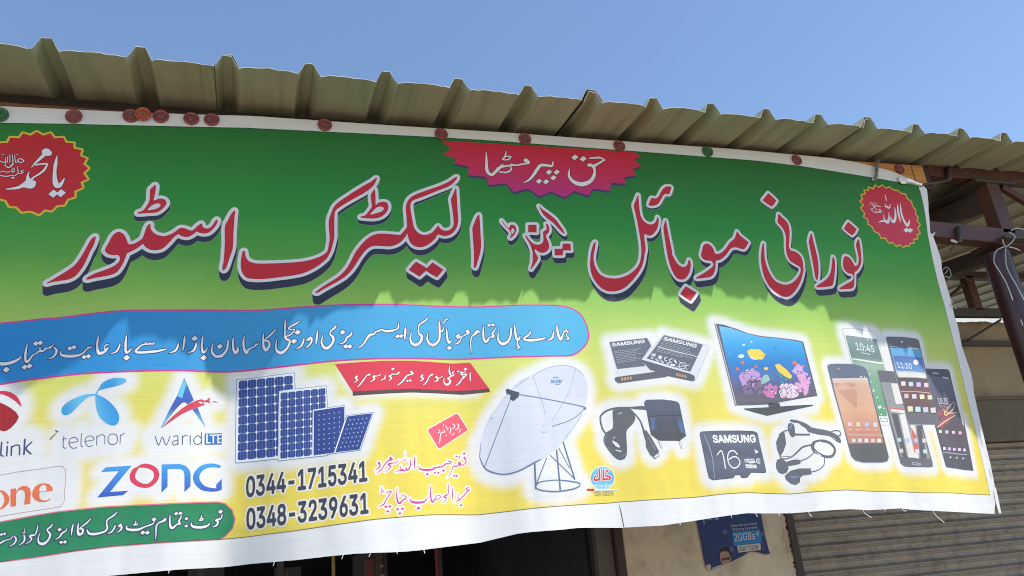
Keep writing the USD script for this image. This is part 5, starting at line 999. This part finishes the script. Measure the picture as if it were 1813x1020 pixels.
kn = thing("knotted_cord", "dark cord with a pale knot tied round the lower steel tube beside the banner", "cord", tuple(at(1697, 418, 2.53)))
part("wrap", tube(catmull([at(1696, 403.5, 2.534), at(1697.5, 408, 2.528), at(1699, 418, 2.527), at(1697, 430, 2.533)], 4), .012, 8), "darksteel", kn, smooth=True)
part("knot", tube([at(1683, 425, 2.52), at(1688, 427, 2.515), at(1694, 429, 2.525)], [.006, .008, .005], 7), "wire", kn, smooth=True)
part("cord_end", tube(catmull([at(1690, 429, 2.52), at(1690, 435, 2.515), at(1684, 442, 2.515)], 4), .005, 6), "darksteel", kn, smooth=True)
wt_ = thing("wire_tie", "pale wires knotted round the top of the maroon post and hanging down it", "wire", tuple(at(1781, 437, 2.49)))
for s in ("1781,437 1790,430 1797,420 1793,415 1786,411", "1781,437 1777,432 1775,424", "1778,437 1768,441 1762,447 1759.5,461 1763,470 1770,481 1776,491 1782,502 1788,517 1793,532", "1781,438 1780,449 1782,471 1789,487 1798,502 1805,516 1813,531", "1786,437 1798,440 1806,444", "1790,409 1800,404 1815,407", "1807,566 1811,576"):
    P = pts("X:"+s); part("wire", tube(catmull([at(a, b_, 2.485) for a, b_ in P], 4), .0028, 6), "wire", wt_, smooth=True)
cw = thing("frayed_cord", "thin pale frayed cord curling from the right hem under the rear truss", "cord", tuple(at(1674, 480, 2.6)))
for s in ("1669,478 1675,473 1681,477 1684,487 1680,492", "1672,485 1677,480 1676,477", "1672,489 1677,490 1681,493", "1683,529 1686,535 1684,540", "1683,540 1688,544 1694,547"):
    P = pts("X:"+s); part("strand", tube(catmull([at(a, b_, 2.62) for a, b_ in P], 4), .0018, 5), "wire", cw, smooth=True)

# ------------------------------------------------------------------ torn poster on the pillar
YP = YW - 0.004
TO = lambda P: np.array([at(a, b_, YP)[[0, 2]] for a, b_ in np.asarray(P, float).reshape(-1, 2)])
def SCALE(P):
    P = np.asarray(P, float).reshape(-1, 2); a, bx, bz = TO(P), TO(P+[2, 0]), TO(P+[0, 2]); dx, dz = (bx-a)/2, (bz-a)/2
    return np.sqrt(np.abs(dx[:, 0]*dz[:, 1]-dx[:, 1]*dz[:, 0]))
def flat(X, Z, lev):
    curl = 0.0025*np.sin(9*X+1)*np.sin(7*Z); zb = 1.60
    return np.stack([X, YP - 0.002 - 0.0015*np.abs(curl/0.0025) - lev*0.0006, Z], -1), np.tile([0, -1.0, 0], (len(X), 1))
po = thing("torn_poster", "torn dark blue advertising poster with 20GBs offer glued on the pillar", "poster", (at(1290, 960, YP)[0], YP, at(1290, 960, YP)[2]))
paper = poly("P:215,0 255,250 300,450 340,680 380,885 410,868 445,862 458,890 455,935 520,905 600,870 680,845 760,812 830,775 900,742 950,705 1000,682 1080,684 1150,702 1210,724 1275,712 1215,480 1150,140 1125,0")
torn = poly("P:380,885 410,860 448,858 460,892 452,938 520,905 600,870 760,812 900,742 1000,682 1080,684 1210,724 1278,712 1280,722 1210,736 1080,696 1000,696 905,756 765,828 605,886 525,922 452,960 400,930")
nv = vgrad(paper.bounds[3], paper.bounds[1], [(0, S(36, 62, 120)), (.6, S(38, 58, 116)), (1, S(42, 50, 96))])
pp = lay("paper", paper, nv, 0, po, to=flat); lay("torn_edge", torn, S(196, 182, 160), 1, po, to=flat)
bb = poly("P:745,408 1135,372 1165,550 775,602"); lay("offer_panel", bb, S(38, 132, 200), 2, po, to=flat)
lay("offer_letters", textpoly("20GBs*", (770, 432), (1122, 402), (788, 540), (1118, 498), "P", False), S(216, 218, 220), 3, po, to=flat)
lay("poster_letters", textpoly("Enjoy Karo Live Cricket", (738, 308), (1095, 272), (742, 338), (1098, 302), "P", False).union(textpoly("Streaming Pura Hafta", (752, 360), (1095, 328), (755, 390), (1098, 356), "P", False)), S(214, 216, 220), 2, po, to=flat)
dlb = poly("P:815,598 1140,562 1150,655 835,695").buffer(-.006).buffer(.006); lay("dial_panel", dlb, S(206, 200, 188), 3, po, to=flat)
lay("dial_letters", textpoly("Dial *225#", (845, 612), (1108, 585), (852, 672), (1112, 645), "P", False), S(40, 40, 46), 4, po, to=flat)
lay("hair", poly("P:565,720 575,670 600,635 650,612 700,630 728,665 735,720 722,735 700,690 650,675 590,690 575,735", 2).intersection(paper), S(30, 28, 34), 3, po, to=flat)
lay("face", poly("P:575,695 600,680 660,672 700,688 715,735 735,790 700,835 650,855 610,850 588,800", 2).intersection(paper), S(176, 134, 116), 2, po, to=flat)
lay("sunglasses", poly("P:598,775 650,768 716,752 722,785 690,800 660,785 640,805 608,808"), S(60, 48, 54), 4, po, to=flat)
lay("collar", poly("P:470,905 600,858 608,874 470,925").intersection(paper), S(120, 170, 220), 3, po, to=flat)
lay("spot_lights", strokes("@ P\no 650,412,34; o 1175,435,30; o 742,650,34; o 1180,640,14"), S(92, 100, 142), 1, po, to=flat)
lay("emblem", strokes("@ P\ns 355,235,14 365,290,26; s 395,240,8 480,232,12; s 510,238,20 555,222,30"), S(110, 160, 206), 2, po, to=flat)

# ------------------------------------------------------------------ inside the dark shop
yc = 4.55
def cord(name, px, mat, label, r, cat):
    a = at(px, 1000, yc); t = thing(name, label, cat, (a[0], yc, 0.9))
    part("cord", tube([(a[0], yc, 2.69), (a[0]+.004, yc, 1.9), (a[0]+.012, yc, 1.2), (a[0]+.01, yc, 0.8)], r, 8), mat, t, smooth=True); return t
cord("hanging_cord", 588.5, "yellow", "straight yellow cord hanging in the dark doorway", .010, "cord")
cord("hanging_cord", 771.5, "redcord", "dark red cord hanging in the dark doorway", .009, "cord")
bs = at(674, 1000, yc); t = thing("bead_string", "string of small orange beads hanging between the yellow and red cords", "string", (bs[0], yc, .9))
part("string", tube([(bs[0], yc, 2.69), (bs[0]+.01, yc, .9)], .003, 6), "redcord", t)
for i in range(16):
    s_ = trimesh.creation.icosphere(1, 0.011); s_.apply_translation((bs[0]+.006+rng.uniform(-.008, .008), yc-.004, 1.72-.052*i)); part("bead", s_, "bead", t, smooth=True)
pk_ = thing("packet_strip", "strip of dark red sachets hanging left of the bead string", "packets", (bs[0]-.1, yc+.1, 1))
for i in range(6):
    a = at(655, 1008, yc+.12); m = box(a[0]-.03, a[0]+.03, yc+.12, yc+.135, a[2]-.11-.125*i+.06, a[2]-.125*i+.06, .006); part("sachet", m, "packet", pk_)
rk = thing("storage_rack", "dark shelf rack along the back of the unlit shop", "rack", (0, 6.6, 0.16))
for xx_ in (-2.6, -1.3, 0.0, 0.75, 1.25): part("upright", box(xx_, xx_+.05, 6.4, 6.45, .16, 2.5), "doorgrey", rk)
for zz_ in (0.6, 1.05, 1.5, 1.95, 2.35): part("shelf", box(-2.6, 1.3, 6.38, 6.9, zz_, zz_+.03), "doorgrey", rk)
for i in range(12):
    xx_ = -2.5+.31*i; zz_ = (1.531, 1.081)[i % 2]; hgt = rng.uniform(.18, .36)
    q = box(xx_, xx_+rng.uniform(.18, .27), 6.42, 6.7, zz_, zz_+hgt, .004)
    c = thing("carton", "dull carton on the back rack of the unlit shop", "carton", (xx_, 6.42, zz_), "cartons on the dark rack"); part("box", q, "carton", c); part("tape", box(q.bounds[0][0]+.07, q.bounds[0][0]+.11, 6.417, 6.4195, zz_+.02, zz_+hgt-.02), "doorgrey", c)
